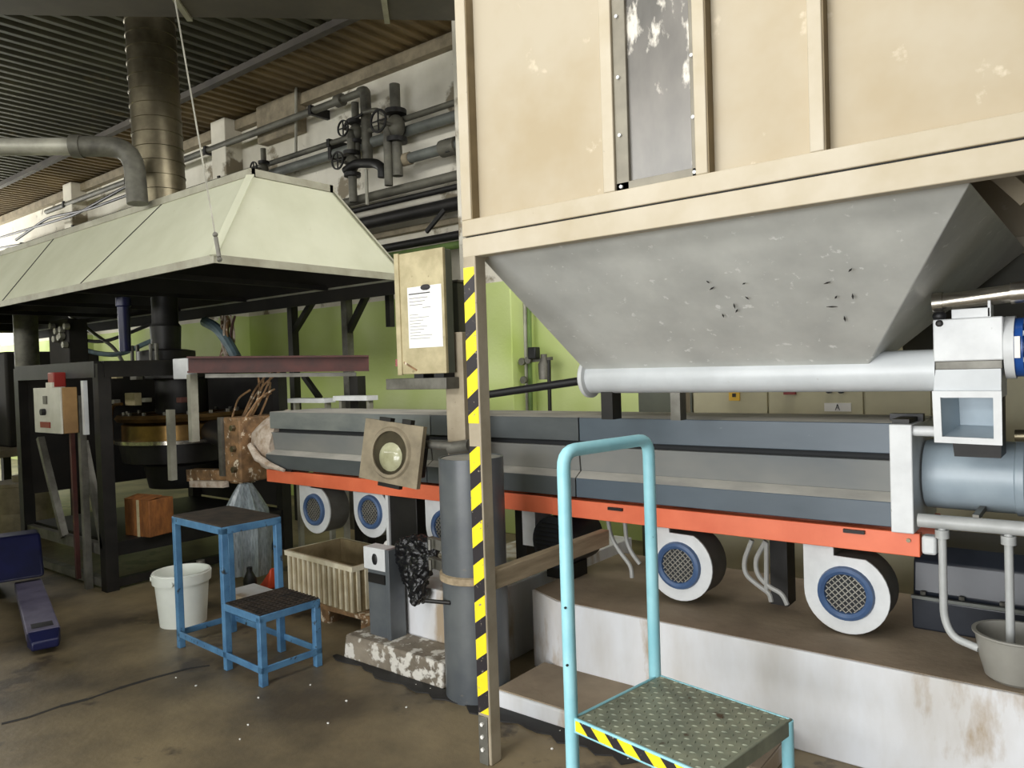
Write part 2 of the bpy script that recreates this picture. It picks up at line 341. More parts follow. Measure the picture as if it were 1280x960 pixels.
for x, y in ((BX1-.062,BY0),(BX0,BY1-.062),(BX1-.062,BY1-.062)): post(x,y,0,1.99).build('post','postgrey',bn,bevel=.004)
# bottom frame channel
box((BX0,BY0,1.985),(BX1,BY0+.05,2.06)).build('bottom_channel','creamframe',bn,bevel=.003)
box((BX0,BY1-.05,1.985),(BX1,BY1,2.06)).build('bottom_channel','creamframe',bn,bevel=.003)
for x in (BX0, BX1-.05): box((x,BY0+.05,1.985),(x+.05,BY1-.05,2.06)).build('bottom_channel','creamframe',bn,bevel=.003)
box((BX0+.01,BY0+.012,2.058),(BX1-.01,BY0+.05,2.068)).build('joint_gap','groove',bn)
box((BX0,BY0,2.066),(BX1,BY0+.06,2.128)).build('bottom_rail','creamframe',bn,bevel=.003)
# stiles with recessed sheets between them
st = [(BX0,-1.918),(-1.326,-1.282),(-.995,-.955),(-.652,-.612),(.30,.345),(BX1-.05,BX1)]
for x0, x1 in st:
    so = box((x0,BY0,2.128),(x1,BY0+.06,BT)).build('stile','creamframe',bn,bevel=.003)
    if x1 < BX1-.1 and x1 != -1.282: box((x1-.002,BY0+.004,2.128),(x1+.004,BY0+.046,BT)).build('side_shade_strip','stile_shade',so)  # brown strip paints the shade on the stile's right side
for (a0,a1),(b0,b1) in zip(st[:-1], st[1:]):
    if a0 == -1.326: continue
    box((a1-.001,BY0+.046,2.12),(b0+.001,BY0+.056,BT)).build('sheet_panel','cream',bn)
box((BX0,BY0,BT),(BX1,BY1,BT+.06)).build('lid','creamframe',bn)
for x in (BX0,BX1-.01): box((x,BY0+.05,2.06),(x+.01,BY1,BT)).build('sheet_panel','cream',bn)
box((BX0,BY1-.01,2.06),(BX1,BY1,BT)).build('sheet_panel','cream',bn)
# inspection window
wx0, wx1 = -1.282, -.995
wn = MB(); wn.box((wx0,BY0+.012,2.12),(wx0+.048,BY0+.03,BT)).box((wx1-.016,BY0+.012,2.12),(wx1,BY0+.03,BT)).box((wx0,BY0+.012,2.128),(wx1,BY0+.03,2.155))
wo = wn.build('window_frame','winframe',bn,bevel=.002)
box((wx0,BY0+.026,2.12),(wx1,BY0+.034,BT)).build('window_pane','glassdirt',bn)
for z in (2.14,2.31,2.50,2.70,2.92):
    for x in (wx0+.02, wx1-.006): MB().cyl((x,BY0+.012,z),(x,BY0+.004,z),.006,n=8).build('screw','whitesteel',wo)
# hopper cone
T0 = [(-1.955,2.30,1.995),(-.275,2.30,1.995),(-.275,4.02,1.995),(-1.955,4.02,1.995)]
B0 = [(-1.905,2.985,1.515),(-.70,2.985,1.50),(-.70,3.10,1.50),(-1.905,3.10,1.515)]
hp = MB().hexa([V(p) for p in B0]+[V(p) for p in T0]).build('hopper','hopper',bn,bevel=.004)
ch = MB()
n0 = (V(T0[0])-V(B0[0])).cross(V(B0[1])-V(B0[0])).normalized()
if n0.y > 0: n0 = -n0
def onhop(px,py):
    d_ = RM @ V(((px-CX)/F,(py-CY)/F,1)); tt = (V(B0[0])-CAM).dot(n0)/d_.dot(n0); return CAM+d_*tt+n0*.0012
for x,y,dx,dy in ((890,360,6,-4),(918,382,2,7),(934,372,5,4),(930,354,4,-2),(904,394,2,5),(921,388,3,-5),(1063,337,5,-5),(1066,370,1,8),(1045,371,3,-4),(1040,383,14,0),(1056,398,2,8),(885,352,4,3),(1034,353,9,-3)):
    p, q = onhop(x-dx/2,y-dy/2), onhop(x+dx/2,y+dy/2); dd = (q-p); s2 = dd.normalized().cross(n0)*.0035
    ch.prism([p, p+dd*.5+s2, q, p+dd*.5-s2], n0*.0012)
ch.build('paint_chips','chip',hp)
# side beam from the front post back to the machine, diagonal brace under the far side
MB().bar((BX0+.031,BY0+.062,.712),(BX0+.031,3.15,.712),.045,.075).build('side_beam','wood',bn,bevel=.003)
box((-.78,4.05,1.50),(BX1-.06,4.062,1.99)).build('rear_dark_sheet','olive',bn)  # added dark sheet, stands in for the shade behind the hopper
MB().bar(at(1236,208,Y=2.9),at(1285,250,Y=2.9),.03,.05).build('brace','creamframe',bn)

# ------------------------------------------------------------------ screw conveyor under the hopper
TY, TZ, TR = 3.02, 1.494, .074
sc = thing('screw_conveyor','pale grey screw conveyor tube with white discharge box and blue motor','conveyor',(-1.1,TY,1.2))
MB().cyl((-1.90,TY,TZ),(-.47,TY,TZ),TR,n=32).build('tube','tube',sc)
MB().lathe([(.02,0),(.088,0),(.095,.008),(.095,.025),(.074,.03)],(-1.93,TY,TZ),(1,0,0)).build('end_flange','whitesteel',sc)
box((-1.84,TY-.03,1.30),(-1.78,TY+.05,TZ-.06)).build('tube_bracket','darksteel',sc)
box((-1.50,TY-.01,1.30),(-1.455,TY+.05,TZ-.06)).build('tube_bracket','midsteel',sc)
hx0,hx1,hy0,hy1 = -.470,-.268,2.93,3.13
box((hx0,hy0,1.525),(hx1,hy1,1.668)).build('discharge_box','whitesteel',sc,bevel=.004)
box((hx0+.004,hy0+.006,1.497),(hx1-.004,hy1,1.525)).build('slide_gate','midsteel',sc,bevel=.002)
MB().hexa([V((hx0-.008,hy0+.02,1.40)),V((hx1-.01,hy0+.02,1.40)),V((hx1-.01,hy1,1.40)),V((hx0-.008,hy1,1.40)),
           V((hx0+.004,hy0+.01,1.497)),V((hx1-.008,hy0+.01,1.497)),V((hx1-.008,hy1,1.497)),V((hx0+.004,hy1,1.497))]).build('chute_neck','tube',sc)
# tilted square inlet with open mouth
fl = MB(); fo = [at(x,y,Y=yy) for x,y,yy in ((1165,489,2.93),(1252,489,2.93),(1253,557,2.95),(1168,553,2.95))]
c = sum(fo, V((0,0,0)))/4; fi = [c+(p-c)*.76 for p in fo]; back = V((0,.014,0))
vs_ = fo+fi+[p+back for p in fo]+[p+back for p in fi]
fl.add(vs_, [(i,(i+1)%4,4+(i+1)%4,4+i) for i in range(4)]+[(8+i,12+i,12+(i+1)%4,8+(i+1)%4) for i in range(4)]+[(i,8+i,8+(i+1)%4,(i+1)%4) for i in range(4)]+[(4+i,4+(i+1)%4,12+(i+1)%4,12+i) for i in range(4)])
fl.build('square_flange','whitesteel',sc)
th = MB(); bi = [p+V((.035 if i in (0,3) else .0,.15,.0 if i<2 else .03)) for i,p in enumerate(fi)]
f2 = [c+(p-c)*.80+back for p in fo]; b2 = [p+V((0,.02,0)) for p in bi]
th.add([p+back for p in fi]+bi, [(0,1,5,4),(1,2,6,5),(2,3,7,6),(3,0,4,7),(4,5,6,7)])
th.build('inlet_throat','barrel',sc)
MB().hexa([V((hx0+.03,hy0+.19,1.18)),V((hx1-.03,hy0+.19,1.18)),V((hx1-.03,hy1+.16,1.18)),V((hx0+.03,hy1+.16,1.18)),
   V((hx0+.01,hy0+.17,1.41)),V((hx1-.02,hy0+.17,1.41)),V((hx1-.02,hy1+.06,1.41)),V((hx0+.01,hy1+.06,1.41))]).build('feed_throat','darksteel',sc)
# chrome air cylinder on top
cy = MB().cyl((hx0+.025,2.97,1.728),(hx1+.02,2.97,1.742),.030,n=20); cyo = cy.build('air_cylinder','chrome',sc)
MB().cyl((hx0-.004,2.97,1.727),(hx0+.027,2.97,1.728),.036,n=18).build('cylinder_head','chrome',sc)
MB().cyl((hx1+.02,2.97,1.742),(hx1+.075,2.97,1.744),.036,n=18).build('cylinder_head','chrome',sc)
box((hx0+.055,2.94,1.668),(hx1-.035,3.02,1.70)).build('cylinder_bracket','whitesteel',sc,bevel=.002)
box((hx1-.042,2.94,1.668),(hx1-.034,3.02,1.722)).build('bracket_lug','whitesteel',sc)
MB().ball((hx0+.018,2.945,1.681),(.022,.018,.018)).build('knob','black',sc)
MB().ball((hx0+.02,2.928,1.655),(.012,.004,.012)).build('grease_fitting','darksteel',sc)
# blue motor
MB().cyl((hx1,3.03,1.565),(hx1+.028,3.03,1.565),.105,n=28).build('motor_flange_plate','whitesteel',sc)
mo = MB().cyl((hx1+.028,3.03,1.565),(hx1+.052,3.03,1.565),.098,n=28).build('motor_flange','blue',sc)
for k in range(6):
    an = k*PI/3+.5; MB().cyl((hx1+.05,3.03+.086*math.cos(an),1.565+.086*math.sin(an)),(hx1+.068,3.03+.086*math.cos(an),1.565+.086*math.sin(an)),.009,n=6).build('bolt','whitesteel',mo)
mb = MB().cyl((hx1+.05,3.03,1.565),(hx1+.32,3.03,1.565),.072,n=24)
mbo = mb.build('motor_body','blue',sc)
for k in range(14):
    an = 2*PI*k/14; e = V((0,math.cos(an),math.sin(an)))
    MB().bar(V((hx1+.08,3.03,1.565))+e*.078,V((hx1+.31,3.03,1.565))+e*.078,.005,.016,side=e.cross(V((1,0,0)))).build('cooling_fin','blue',mbo)
box((hx1+.030,2.925,1.53),(hx1+.046,2.936,1.60)).build('name_plate','white',mo)
# black pipe leaving the conveyor end
tag(MB().tube([(-1.93,3.02,1.483),at(598,495,Y=3.0)],.020,n=14).build('black_pipe','black'),'black pipe leading from conveyor end flange towards the striped post','pipe')

# ------------------------------------------------------------------ extruder
EY = 3.20
ex = thing('extruder','long slate-grey covered extruder barrel on an orange rail','extruder',(-2.6,3.45,.4))
segs = [(-4.84,at(531,520,Y=EY).x),(at(531,520,Y=EY).x,-2.135),(-2.135,-.665)]
for (x0, x1), cm in zip(segs, ('cover_dusty','cover_dark','cover')):
    x0 += .003; x1 -= .004
    MB().prism([(x0,EY+.045,1.285),(x0,EY+.045,1.165),(x0,EY+.10,1.165),(x0,EY+.10,1.275),(x0,EY+.50,1.275),(x0,EY+.50,1.285)],(x1-x0,0,0)).build('upper_cover',cm,ex,bevel=.003)
    MB().prism([(x0,EY+.047,1.2855),(x0,EY+.05,1.287),(x0,EY+.49,1.287),(x0,EY+.49,1.2855)],(x1-x0,0,0)).build('top_sheet','coverdust',ex)
    MB().prism([(x0,EY+.04,1.138),(x0,EY+.052,1.012),(x0,EY+.08,1.012),(x0,EY+.08,1.138)],(x1-x0,0,0)).build('middle_cover','covermid',ex,bevel=.003)
    MB().prism([(x0,EY+.055,1.012),(x0,EY+.004,.982),(x0,EY+.004,.97),(x0,EY+.055,.97)],(x1-x0,0,0)).build('ledge','coverdust',ex)
    MB().prism([(x0,EY,.981),(x0,EY,.884),(x0,EY+.06,.884),(x0,EY+.06,.981)],(x1-x0,0,0)).build('lower_cover','cover_dark' if cm != 'cover' else cm,ex,bevel=.003)
box((-4.83,EY+.09,.88),(-.67,EY+.45,1.272)).build('barrel_core','groove',ex)
box((-4.85,EY+.01,.778),(-2.29,EY+.05,.868)).build('rail','orange',ex,bevel=.003)
box((-2.285,EY+.0,.778),(-.572,EY+.05,.868)).build('rail','orange',ex,bevel=.003)
box((-4.85,EY+.42,.778),(-.572,EY+.46,.868)).build('rail','orange',ex,bevel=.003)
for px, py in ((770,636),(1068,664),(362,588)):
    p = at(px,py,Y=EY); box((p.x-.04,EY-.014,p.z-.007),(p.x+.04,EY,p.z+.007)).build('latch','darksteel',ex)
ep = box((-.664,EY-.035,.872),(-.585,EY+.45,1.288)).build('end_plate','whitesteel',ex,bevel=.004)
MB().cyl((-.61,EY-.0,.84),(-.61,EY-.008,.84),.008,n=8).build('bolt','galv',ex)
box((-.70,EY+.16,1.285),(-.58,EY+.20,1.315)).build('hinge_block','black',ex)
box((-.66,EY+.0,1.288),(-.60,EY+.3,1.305)).build('plate_clamp','darksteel',ex)
BYc, BZ = 3.43, 1.072
MB().lathe([(.10,0),(.135,0),(.137,.01),(.137,.30),(.145,.305),(.145,.33),(.137,.335),(.137,.75),(.1,.75)],(-.578,BYc,BZ),(1,0,0),36).build('feed_barrel','barrel',ex)
box((.16,BYc-.25,.402),(.9,BYc+.35,1.45)).build('gearbox','motor',ex,bevel=.02)
MB().cyl((-.59,3.20,1.262),(-.46,3.20,1.262),.020,n=14).build('tie_rod','whitesteel',ex)
MB().cyl((-.26,3.17,1.255),(.15,3.17,1.262),.022,n=14).build('tie_rod','galv',ex)
for x, z0 in ((-4.07,.14),(-2.74,.40),(-1.22,.402)):
    box((x-.04,EY+.31,z0),(x+.04,EY+.42,.78)).build('support_leg','darksteel',ex)
a, b = at(484,625,Y=3.24), at(521,688,Y=3.24); box((a.x,3.25,b.z),(b.x,3.42,.777)).build('guard_box','darksteel',ex,bevel=.004)
box((a.x-.012,3.235,b.z-.03),(a.x+.012,3.25,.777)).build('guard_edge','whitesteel',ex)
# pale conduits looping below the rail
def conduit(ps, Y=3.33, r=.011): MB().tube([at(x,y,Y=Y) for x,y in ps], r, 8, fil=.05).build('conduit','cable',ex)
conduit([(760,650),(764,672),(775,690),(789,708),(790,722)]); conduit([(781,652),(783,676),(790,692),(800,705)])
conduit([(940,675),(930,700),(931,718),(948,732),(962,742),(964,752)]); conduit([(957,676),(944,700),(946,718),(960,733),(978,742),(984,756)]); conduit([(958,678),(958,738)])
# water manifold with two drop pipes
mf = thing('drip_manifold','pale horizontal pipe with two drop pipes beside the feed barrel','pipe',(-.3,3.12,.45))
MB().cyl((-.565,3.14,.933),(.12,3.14,.937),.026,n=16).build('header_pipe','pipedrop',mf)
MB().cyl((-.50,3.14,.885),(-.445,3.14,.885),.0,n=3) if False else None
d1 = at(1184,700,Y=3.14); MB().tube([(-.487,3.14,.92),(-.487,3.14,.58),(-.46,3.13,.515),(-.375,3.11,.498)],.014,12,fil=.07).build('drop_pipe','pipedrop',mf)
MB().tube([(-.282,3.14,.92),(-.282,3.14,.50)],.014,12).build('drop_pipe','pipedrop',mf)
for x in (-.487,-.282): MB().cyl((x,3.14,.875),(x,3.14,.905),.024,n=12).build('pipe_socket','pipedrop',mf)
MB().bar((-.38,3.14,.96),(-.38,3.36,.96),.02,.02).build('pipe_clip','midsteel',mf)
box((-.56,3.16,.80),(-.51,3.22,.87)).build('elbow_fitting','whitesteel',ex,bevel=.01)
# dark gearbox casing on the plinth
gm = thing('drive_housing','dark navy drive housing lying on the plinth behind the drop pipes','machine housing',(-.3,3.8,.4))
MB().prism([(-.66,3.50,.403),(-.66,3.49,.535),(-.66,3.53,.55),(-.66,3.55,.68),(-.66,3.62,.735),(-.66,3.98,.735),(-.66,3.98,.403)],(.79,0,0)).build('casing','motor',gm,bevel=.008)
box((-.66,3.482,.535),(.13,3.50,.548)).build('casing_flange','pipeblue',gm)
for k in range(6): MB().cyl((-.62+.14*k,3.515,.548),(-.62+.14*k,3.515,.562),.011,n=6).build('bolt','midsteel',gm)

# ------------------------------------------------------------------ cooling blowers
FR = .168
def blower(x, z, label, top=.777):
    t = thing('cooling_blower', label, 'blower', (x,3.26,z-FR), 'cooling blowers under the extruder')
    Y0 = 3.262
    arc = [(FR*math.cos(a), FR*math.sin(a)) for a in [math.radians(62-i*(242/26)) for i in range(27)]]
    poly = arc+[(-FR, top-z), (-.045, top-z), (-.045, FR*.90)]
    MB().prism([(x+a,Y0,z+b) for a,b in poly], (0,.012,0)).build('front_plate','whitesteel',t,bevel=.002)
    sc_ = .985
    MB().prism([(x+a*sc_,Y0+.012,z+b*sc_) for a,b in poly], (0,.16,0)).build('volute','volute',t)
    rg = MB().ringlathe([(.078,-.004),(.082,.016),(.095,.024),(.108,.018),(.113,0),(.09,-.004)],(x,Y0,z),(0,-1,0),32).build('inlet_ring','ringblue',t)
    g = MB(); R_ = .079
    MB().cyl((x,Y0-.001,z),(x,Y0-.0022,z),R_,n=24).build('fan_opening','groove',t)
    for k in range(-4,5):
        for s in (1,-1):
            o_ = k*.0185; h = math.sqrt(max(R_**2-o_**2,0)); e = V((math.cos(PI/4*s),0,math.sin(PI/4*s))); n_ = V((-e.z,0,e.x))
            c_ = V((x,Y0-.006,z))+n_*o_; g.bar(c_-e*h, c_+e*h, .0055,.003)
    g.build('grille','grille',t)
    MB().cyl((x,Y0+.172,z),(x,Y0+.235,z),.085,n=20).build('fan_motor','motor',t)
    return t
bl = [(393,637,'white faced cooling blower furthest from the gearbox, above the beige crate'),(463,640,'white faced cooling blower beside the square work lamp plate'),
      (557,660,'white faced cooling blower half hidden behind the grey standing cylinder'),
      (848,707,'white faced blue ringed blower behind the teal step handrail'),(1057,742,'white faced blue ringed blower nearest the drop pipes and bowl')]
for px,py,lb in bl:
    p = at(px,py,Y=3.26); blower(p.x, max(p.z,.572), lb)
# dark blower motor between the posts
p = at(692,678,Y=3.3)
bm_ = thing('blower_motor','dark navy blower motor under the orange rail by the wooden side beam','motor',(p.x,3.3,.45))
MB().cyl((p.x,3.30,p.z),(p.x,3.58,p.z),.14,n=28).build('body','motor',bm_)
for k in range(-4,5): box((p.x-math.sqrt(.12**2-(k*.024)**2),3.292,p.z+k*.024-.004),(p.x+math.sqrt(.12**2-(k*.024)**2),3.30,p.z+k*.024+.004)).build('slat','black',bm_)
box((p.x-.24,3.34,p.z-.05),(p.x-.15,3.50,.80)).build('outlet_duct','whitesteel',bm_)
box((p.x-.08,3.34,.40),(p.x+.08,3.5,p.z-.12)).build('mounting_foot','darksteel',bm_)

# ------------------------------------------------------------------ plinths and kerb
pl = thing('machine_plinth','whitewashed concrete plinth with dusty top under the extruder','plinth',(-.6,3.6,0))
MB().prism([(-2.14,3.0,0),(1.2,3.0,0),(1.2,4.0,0),(-2.36,4.0,0),(-2.36,3.10,0)],(0,0,.40)).build('body','plinth',pl,bevel=.006)
MB().prism([(-2.13,3.016,.399),(1.2,3.016,.399),(1.2,4.0,.399),(-2.35,4.0,.399),(-2.35,3.11,.399)],(0,0,.003)).build('top','plinthtop',pl)
p2_ = thing('left_plinth','low whitewashed concrete block behind the grey standing cylinder','plinth',(-2.8,3.2,0)); p2_.name = 'small_plinth'
box((-3.12,2.83,0),(-2.50,4.4,.40)).build('body','plinth',p2_,bevel=.006)
box((-5.0,3.5,0),(-3.12,4.4,.14)).build('footing','concrete',p2_)
tag(MB().hexa([V(q) for q in ((-3.30,2.615,0),(-2.552,2.615,0),(-2.552,2.828,0),(-3.30,2.828,0),(-3.28,2.62,.132),(-2.552,2.62,.128),(-2.552,2.828,.128),(-3.28,2.828,.132))]).build('concrete_kerb','concrete',bevel=.012),'rough chipped concrete kerb beside the blue two-step stool','kerb')
kb = thing('low_kerb','low white painted kerb with dirty top along the plinth foot','kerb',(-1.7,2.8,0))
box((-2.22,2.618,0),(-1.0,2.999,.078)).build('body','plinth',kb,bevel=.01)
box((-2.22,2.63,.078),(-1.0,2.999,.084)).build('top','plinthtop',kb)
gd = MB(); rg_ = random.Random(21); pp = [(-3.36+.06*k, 2.60-rg_.uniform(.0,.05)-(.05 if 6<k<32 else 0)) for k in range(40)]
gd.prism([(x,y,.0005) for x,y in pp]+[(x,2.62,.0005) for x,y in reversed(pp)],(0,0,.006)); gd.build('grime_strip','chip',bpy.data.objects['floor'])

# ------------------------------------------------------------------ grey standing cylinder
c0 = V((-2.392,2.695,0)); CR = .155
gc = thing('standing_cylinder','tall dark grey steel cylinder standing beside the striped post','cylinder',c0)
MB().lathe([(CR,0),(CR,1.135),(CR-.012,1.135),(CR-.012,1.12),(0,1.12)],c0,(0,0,1),40).build('shell','greycyl',gc)
MB().ringlathe([(CR,.555),(CR+.012,.56),(CR+.012,.59),(CR,.595)],c0,(0,0,1),40).build('strap','wood',gc)
MB().cyl(c0+V((-.02,-CR+.0,.47)),c0+V((-.13,-CR-.05,.475)),.010,n=8).build('rod','darksteel',gc)
MB().lathe([(CR-.013,1.12),(CR-.013,1.131),(0,1.133)],c0,(0,0,1),40).build('dusty_lid','coverdust',gc)
br = MB().bar(c0+V((-.15,-.05,.60)),c0+V((-.27,-.02,.60)),.03,.05).bar(c0+V((-.15,-.05,.70)),c0+V((-.27,-.02,.70)),.03,.05); br.build('bracket','midsteel',gc)
for dz in (.60,.70): MB().cyl(c0+V((-.21,-.085,dz-.02)),c0+V((-.21,-.085,dz+.03)),.009,n=6).build('bolt','midsteel',gc)

# ------------------------------------------------------------------ pole with beige box and square lamp
po = thing('box_stand','beige enclosure with a printed sheet on a shelf and grey stand pole','electrical box',(-2.62,3.0,.0))
bx0,bx1,by = -3.03,-2.705,2.90
bd = box((bx0+.0,by,1.535),(bx1,by+.05,2.185)).build('enclosure','boxside',po,bevel=.004)
dr = box((bx0-.03,by-.02,1.535),(bx1,by,2.19)).build('door','boxcream',po,bevel=.003)
box((bx0-.035,by-.028,1.53),(bx0-.0,by-.018,2.195)).build('door_edge','boxcream',dr,bevel=.003)
a, b = at(509,360,Y=by-.022), at(555,433,Y=by-.022)
pp_ = box((a.x,by-.0225,b.z),(b.x-.006,by-.0205,a.z)).build('paper_sheet','paper',po)
box((a.x+.01,by-.0232,a.z-.040),(a.x+.17,by-.0225,a.z-.034)).build('text_line','ink',pp_)
for k,(w0,w1) in enumerate(((.0,.14),(.0,.12),(.0,.10),(.1,.16))):
    box((a.x+.012+w0,by-.0230,a.z-.062-.018*k),(a.x+.012+w1,by-.0225,a.z-.058-.018*k)).build('text_line','greyink',pp_)
for k in range(9): box((a.x+.012,by-.0230,a.z-.15-.016*k),(a.x+.012+random.uniform(.03,.2),by-.0225,a.z-.147-.016*k)).build('text_line','greyink',pp_)
m_ = at(532,359,Y=by-.022); MB().ball((m_.x,by-.026,m_.z),(.036,.006,.016)).build('magnet','ink',po)
p = at(521,463,Y=by-.022); q = at(505,453,Y=by-.022); MB().bar((p.x,by-.022,p.z),(q.x,by-.022,q.z),.004,.01).build('scratch','rust',dr)
box((-3.16,2.87,1.452),(-2.70,3.09,1.512)).build('shelf','midsteel',po,bevel=.003)
for x in (-2.95,-2.80): box((x,2.885,1.512),(x+.07,3.07,1.535)).build('spacer','black',po)
box((-2.80,2.97,.413),(-2.67,3.05,1.75)).build('pole','postgrey',po,bevel=.004)
bc = [at(560,356,Y=3.12),at(581,356,Y=3.12)]
box((bc[0].x-.25,3.06,1.57),(bc[1].x,3.14,bc[0].z)).build('rear_cabinet','boxside',po,bevel=.004)
box((bc[0].x-.25,3.055,bc[0].z),(bc[1].x+.005,3.145,bc[0].z+.012)).build('cabinet_top','midsteel',po)
box((-2.83,2.93,.401),(-2.64,3.09,.413)).build('base_plate','darksteel',po)
MB().cyl(at(497,449,Y=2.9),at(497,458,Y=2.9),.012,n=8).build('indicator','red',po)
# square lamp
lc = at(488,566,Y=2.78); tl = Matrix.Translation(lc) @ Matrix.Rotation(math.radians(6),4,'Z') @ Matrix.Rotation(math.radians(6),4,'Y') @ Matrix.Rotation(math.radians(-6),4,'X')
lp = thing('work_lamp','dusty square work lamp with round reflector hanging before the extruder','lamp',lc)
hw, hh = .205, .165
sq = MB(tl); nseg = 32; R1 = .122
outer = []
for k in range(nseg):
    an = 2*PI*k/nseg; cx_, sx_ = math.cos(an), math.sin(an); m1 = max(abs(cx_)/hw, abs(sx_)/hh); outer.append((cx_/m1, sx_/m1))
# keep exact corners
for k in range(nseg):
    an = 2*PI*k/nseg
    for sx in (-1,1):
        for sy in (-1,1):
            ca = math.atan2(sy*hh, sx*hw) % (2*PI)
            if abs(ca-an) < PI/nseg+.0001: outer[k] = (sx*hw, sy*hh)
ins = [(R1*math.cos(2*PI*k/nseg), R1*math.sin(2*PI*k/nseg)) for k in range(nseg)]
vsq = [(a,0,b) for a,b in outer]+[(a,0,b) for a,b in ins]+[(a,.03,b) for a,b in outer]+[(a,.03,b) for a,b in ins]
n = nseg
sq.add(vsq, [q for k in range(n) for q in ((k,(k+1)%n,n+(k+1)%n,n+k),(2*n+k,3*n+k,3*n+(k+1)%n,2*n+(k+1)%n),(k,2*n+k,2*n+(k+1)%n,(k+1)%n),(n+k,n+(k+1)%n,3*n+(k+1)%n,3*n+k))])
sq.build('lamp_plate','lampplate',lp)
rim = MB(tl); rim.ringlathe([(R1-.004,-.01),(R1+.012,-.012),(R1+.022,0),(R1-.004,.004)],(0,0,0),(0,1,0),32); rim.build('rim','lampplate',lp)
rf = MB(tl); rf.lathe([(R1,0),(R1-.01,.03),(R1-.03,.065),(.05,.09),(0,.095)],(0,0,0),(0,1,0),32); rf.build('reflector','reflector',lp)
bu = MB(tl); bu.ball((.004,.03,-.022),(.097,.055,.094),20,12); bu.build('bulb','bulb',lp)
hs = MB(tl); hs.box((-.15,.03,-.12),(.15,.14,.12)); hs.build('lamp_body','darksteel',lp,bevel=.01)
for lo, hi in (((-.10,-.005,.165),(-.02,.03,.185)),((.06,-.005,.165),(.12,.03,.19)),((-.06,-.005,-.185),(.09,.025,-.165))): box(lo,hi,tl).build('clamp','darksteel',lp)
MB().cyl(lc+V((.13,.12,.04)),(-2.60,2.93,lc.z+.03),.022,n=12).build('arm','midsteel',lp)
MB().cyl((-2.74,2.93,lc.z+.02),(-2.60,2.93,lc.z+.04),.035,n=12).build('arm_clamp','midsteel',lp)

# ------------------------------------------------------------------ steel foot with black bag
sl = thing('support_pedestal','grey blue steel foot with pale top plate standing on the kerb','support',(-3.1,2.75,.13))
box((-3.17,2.70,.13),(-3.02,2.78,.50)).build('column','greycyl',sl,bevel=.004)
hd = box((-3.19,2.69,.49),(-3.02,2.78,.61)).build('head_plate','whitesteel',sl,bevel=.004)
MB().ball((-3.10,2.69,.55),(.022,.006,.032)).build('slot','black',hd)
box((-3.02,2.69,.13),(-2.99,2.80,.61)).build('side_plate','greycyl',sl,bevel=.002)
box((-3.16,2.692,.42),(-3.03,2.70,.47)).build('brace_clip','darksteel',sl)
bb = MB(); rng = random.Random(3)
def bag_lobe(rowsb, Y, dep):
    nb = 14; rws = []
    for (xl, xr, y) in rowsb:
        l_, r_ = at(xl,y,Y=Y), at(xr,y,Y=Y); c_ = (l_+r_)/2; hw_ = (r_.x-l_.x)/2
        rws += [c_+V((hw_*math.cos(2*PI*k/nb)*rng.uniform(.82,1.08), -dep*math.sin(2*PI*k/nb)*rng.uniform(.5,1.25), rng.uniform(-.014,.014))) for k in range(nb)]
    m2 = len(rowsb); bb.add(rws, [(i*nb+k,i*nb+(k+1)%nb,(i+1)*nb+(k+1)%nb,(i+1)*nb+k) for i in range(m2-1) for k in range(nb)]+[tuple(range(nb)), tuple(range((m2-1)*nb,m2*nb))])
bag_lobe([(515,535,671),(500,548,676),(493,551,684),(490,552,692),(494,550,700),(499,541,710),(504,534,722),(510,532,734),(516,531,745),(521,529,755)],2.76,.055)
bo = bb.build('plastic_bag','blackbag'); s_ = bo.modifiers.new('sub','SUBSURF'); s_.levels = 3; s_.render_levels = 3
tx = bpy.data.textures.new('crumple','CLOUDS'); tx.noise_scale = .035; tx.noise_depth = 2
dm = bo.modifiers.new('crumple','DISPLACE'); dm.texture = tx; dm.strength = .045; dm.texture_coords = 'LOCAL'
tag(bo,'crumpled shiny black plastic bag hanging beside the grey standing cylinder','bag')

# ------------------------------------------------------------------ blue two-step stool
LT = Matrix.Translation((-4.245,2.175,0)) @ Matrix.Rotation(math.radians(-3.0),4,'Z')
ls = thing('step_stool','blue two-step metal stool with dark dirty treads','step stool',LT @ V((.45,.18,0)))
LL, LM, LD, LH, LZ = .925, .575, .355, .765, .36
def lb(lo, hi, nm, mt='stepblue', par=ls): return box(lo, hi, LT).build(nm, mt, par, bevel=.003)
aw = .036
for x in (0,LM-aw):
    for y in (0,LD-aw): lb((x,y,0),(x+aw,y+aw,LH-.012),'leg')
for y in (0,LD-aw): lb((LL-aw,y,0),(LL,y+aw,LZ-.012),'leg')
for y in (0,LD-.008): lb((0,y,LH-.045),(LM,y+.008,LH-.005),'top_rail')
for x in (0,LM-.008): lb((x,0,LH-.045),(x+.008,LD,LH-.005),'top_rail')
for y in (0,LD-.008): lb((LM,y,LZ-.04),(LL,y+.008,LZ-.002),'step_rail')
lb((LL-.008,0,LZ-.04),(LL,LD,LZ-.002),'step_rail')
for y in (0,LD-.01): lb((0,y,.065),(LL,y+.01,.10),'foot_rail')
for x in (0,LL-.01): lb((x,0,.065),(x+.01,LD,.10),'foot_rail')
lb((.004,.004,LH-.008),(LM-.004,LD-.004,LH+.004),'top_tread','grate')
g = MB(LT)
for i in range(11): g.box((LM+.008+i*.0325,.005,LZ-.014),(LM+.016+i*.0325,LD-.005,LZ+.006))
for j in range(11): g.box((LM+.008,.006+j*.0335,LZ-.012),(LL-.004,.014+j*.0335,LZ+.003))
g.build('grating','grate',ls)['kind'] = 'stuff'

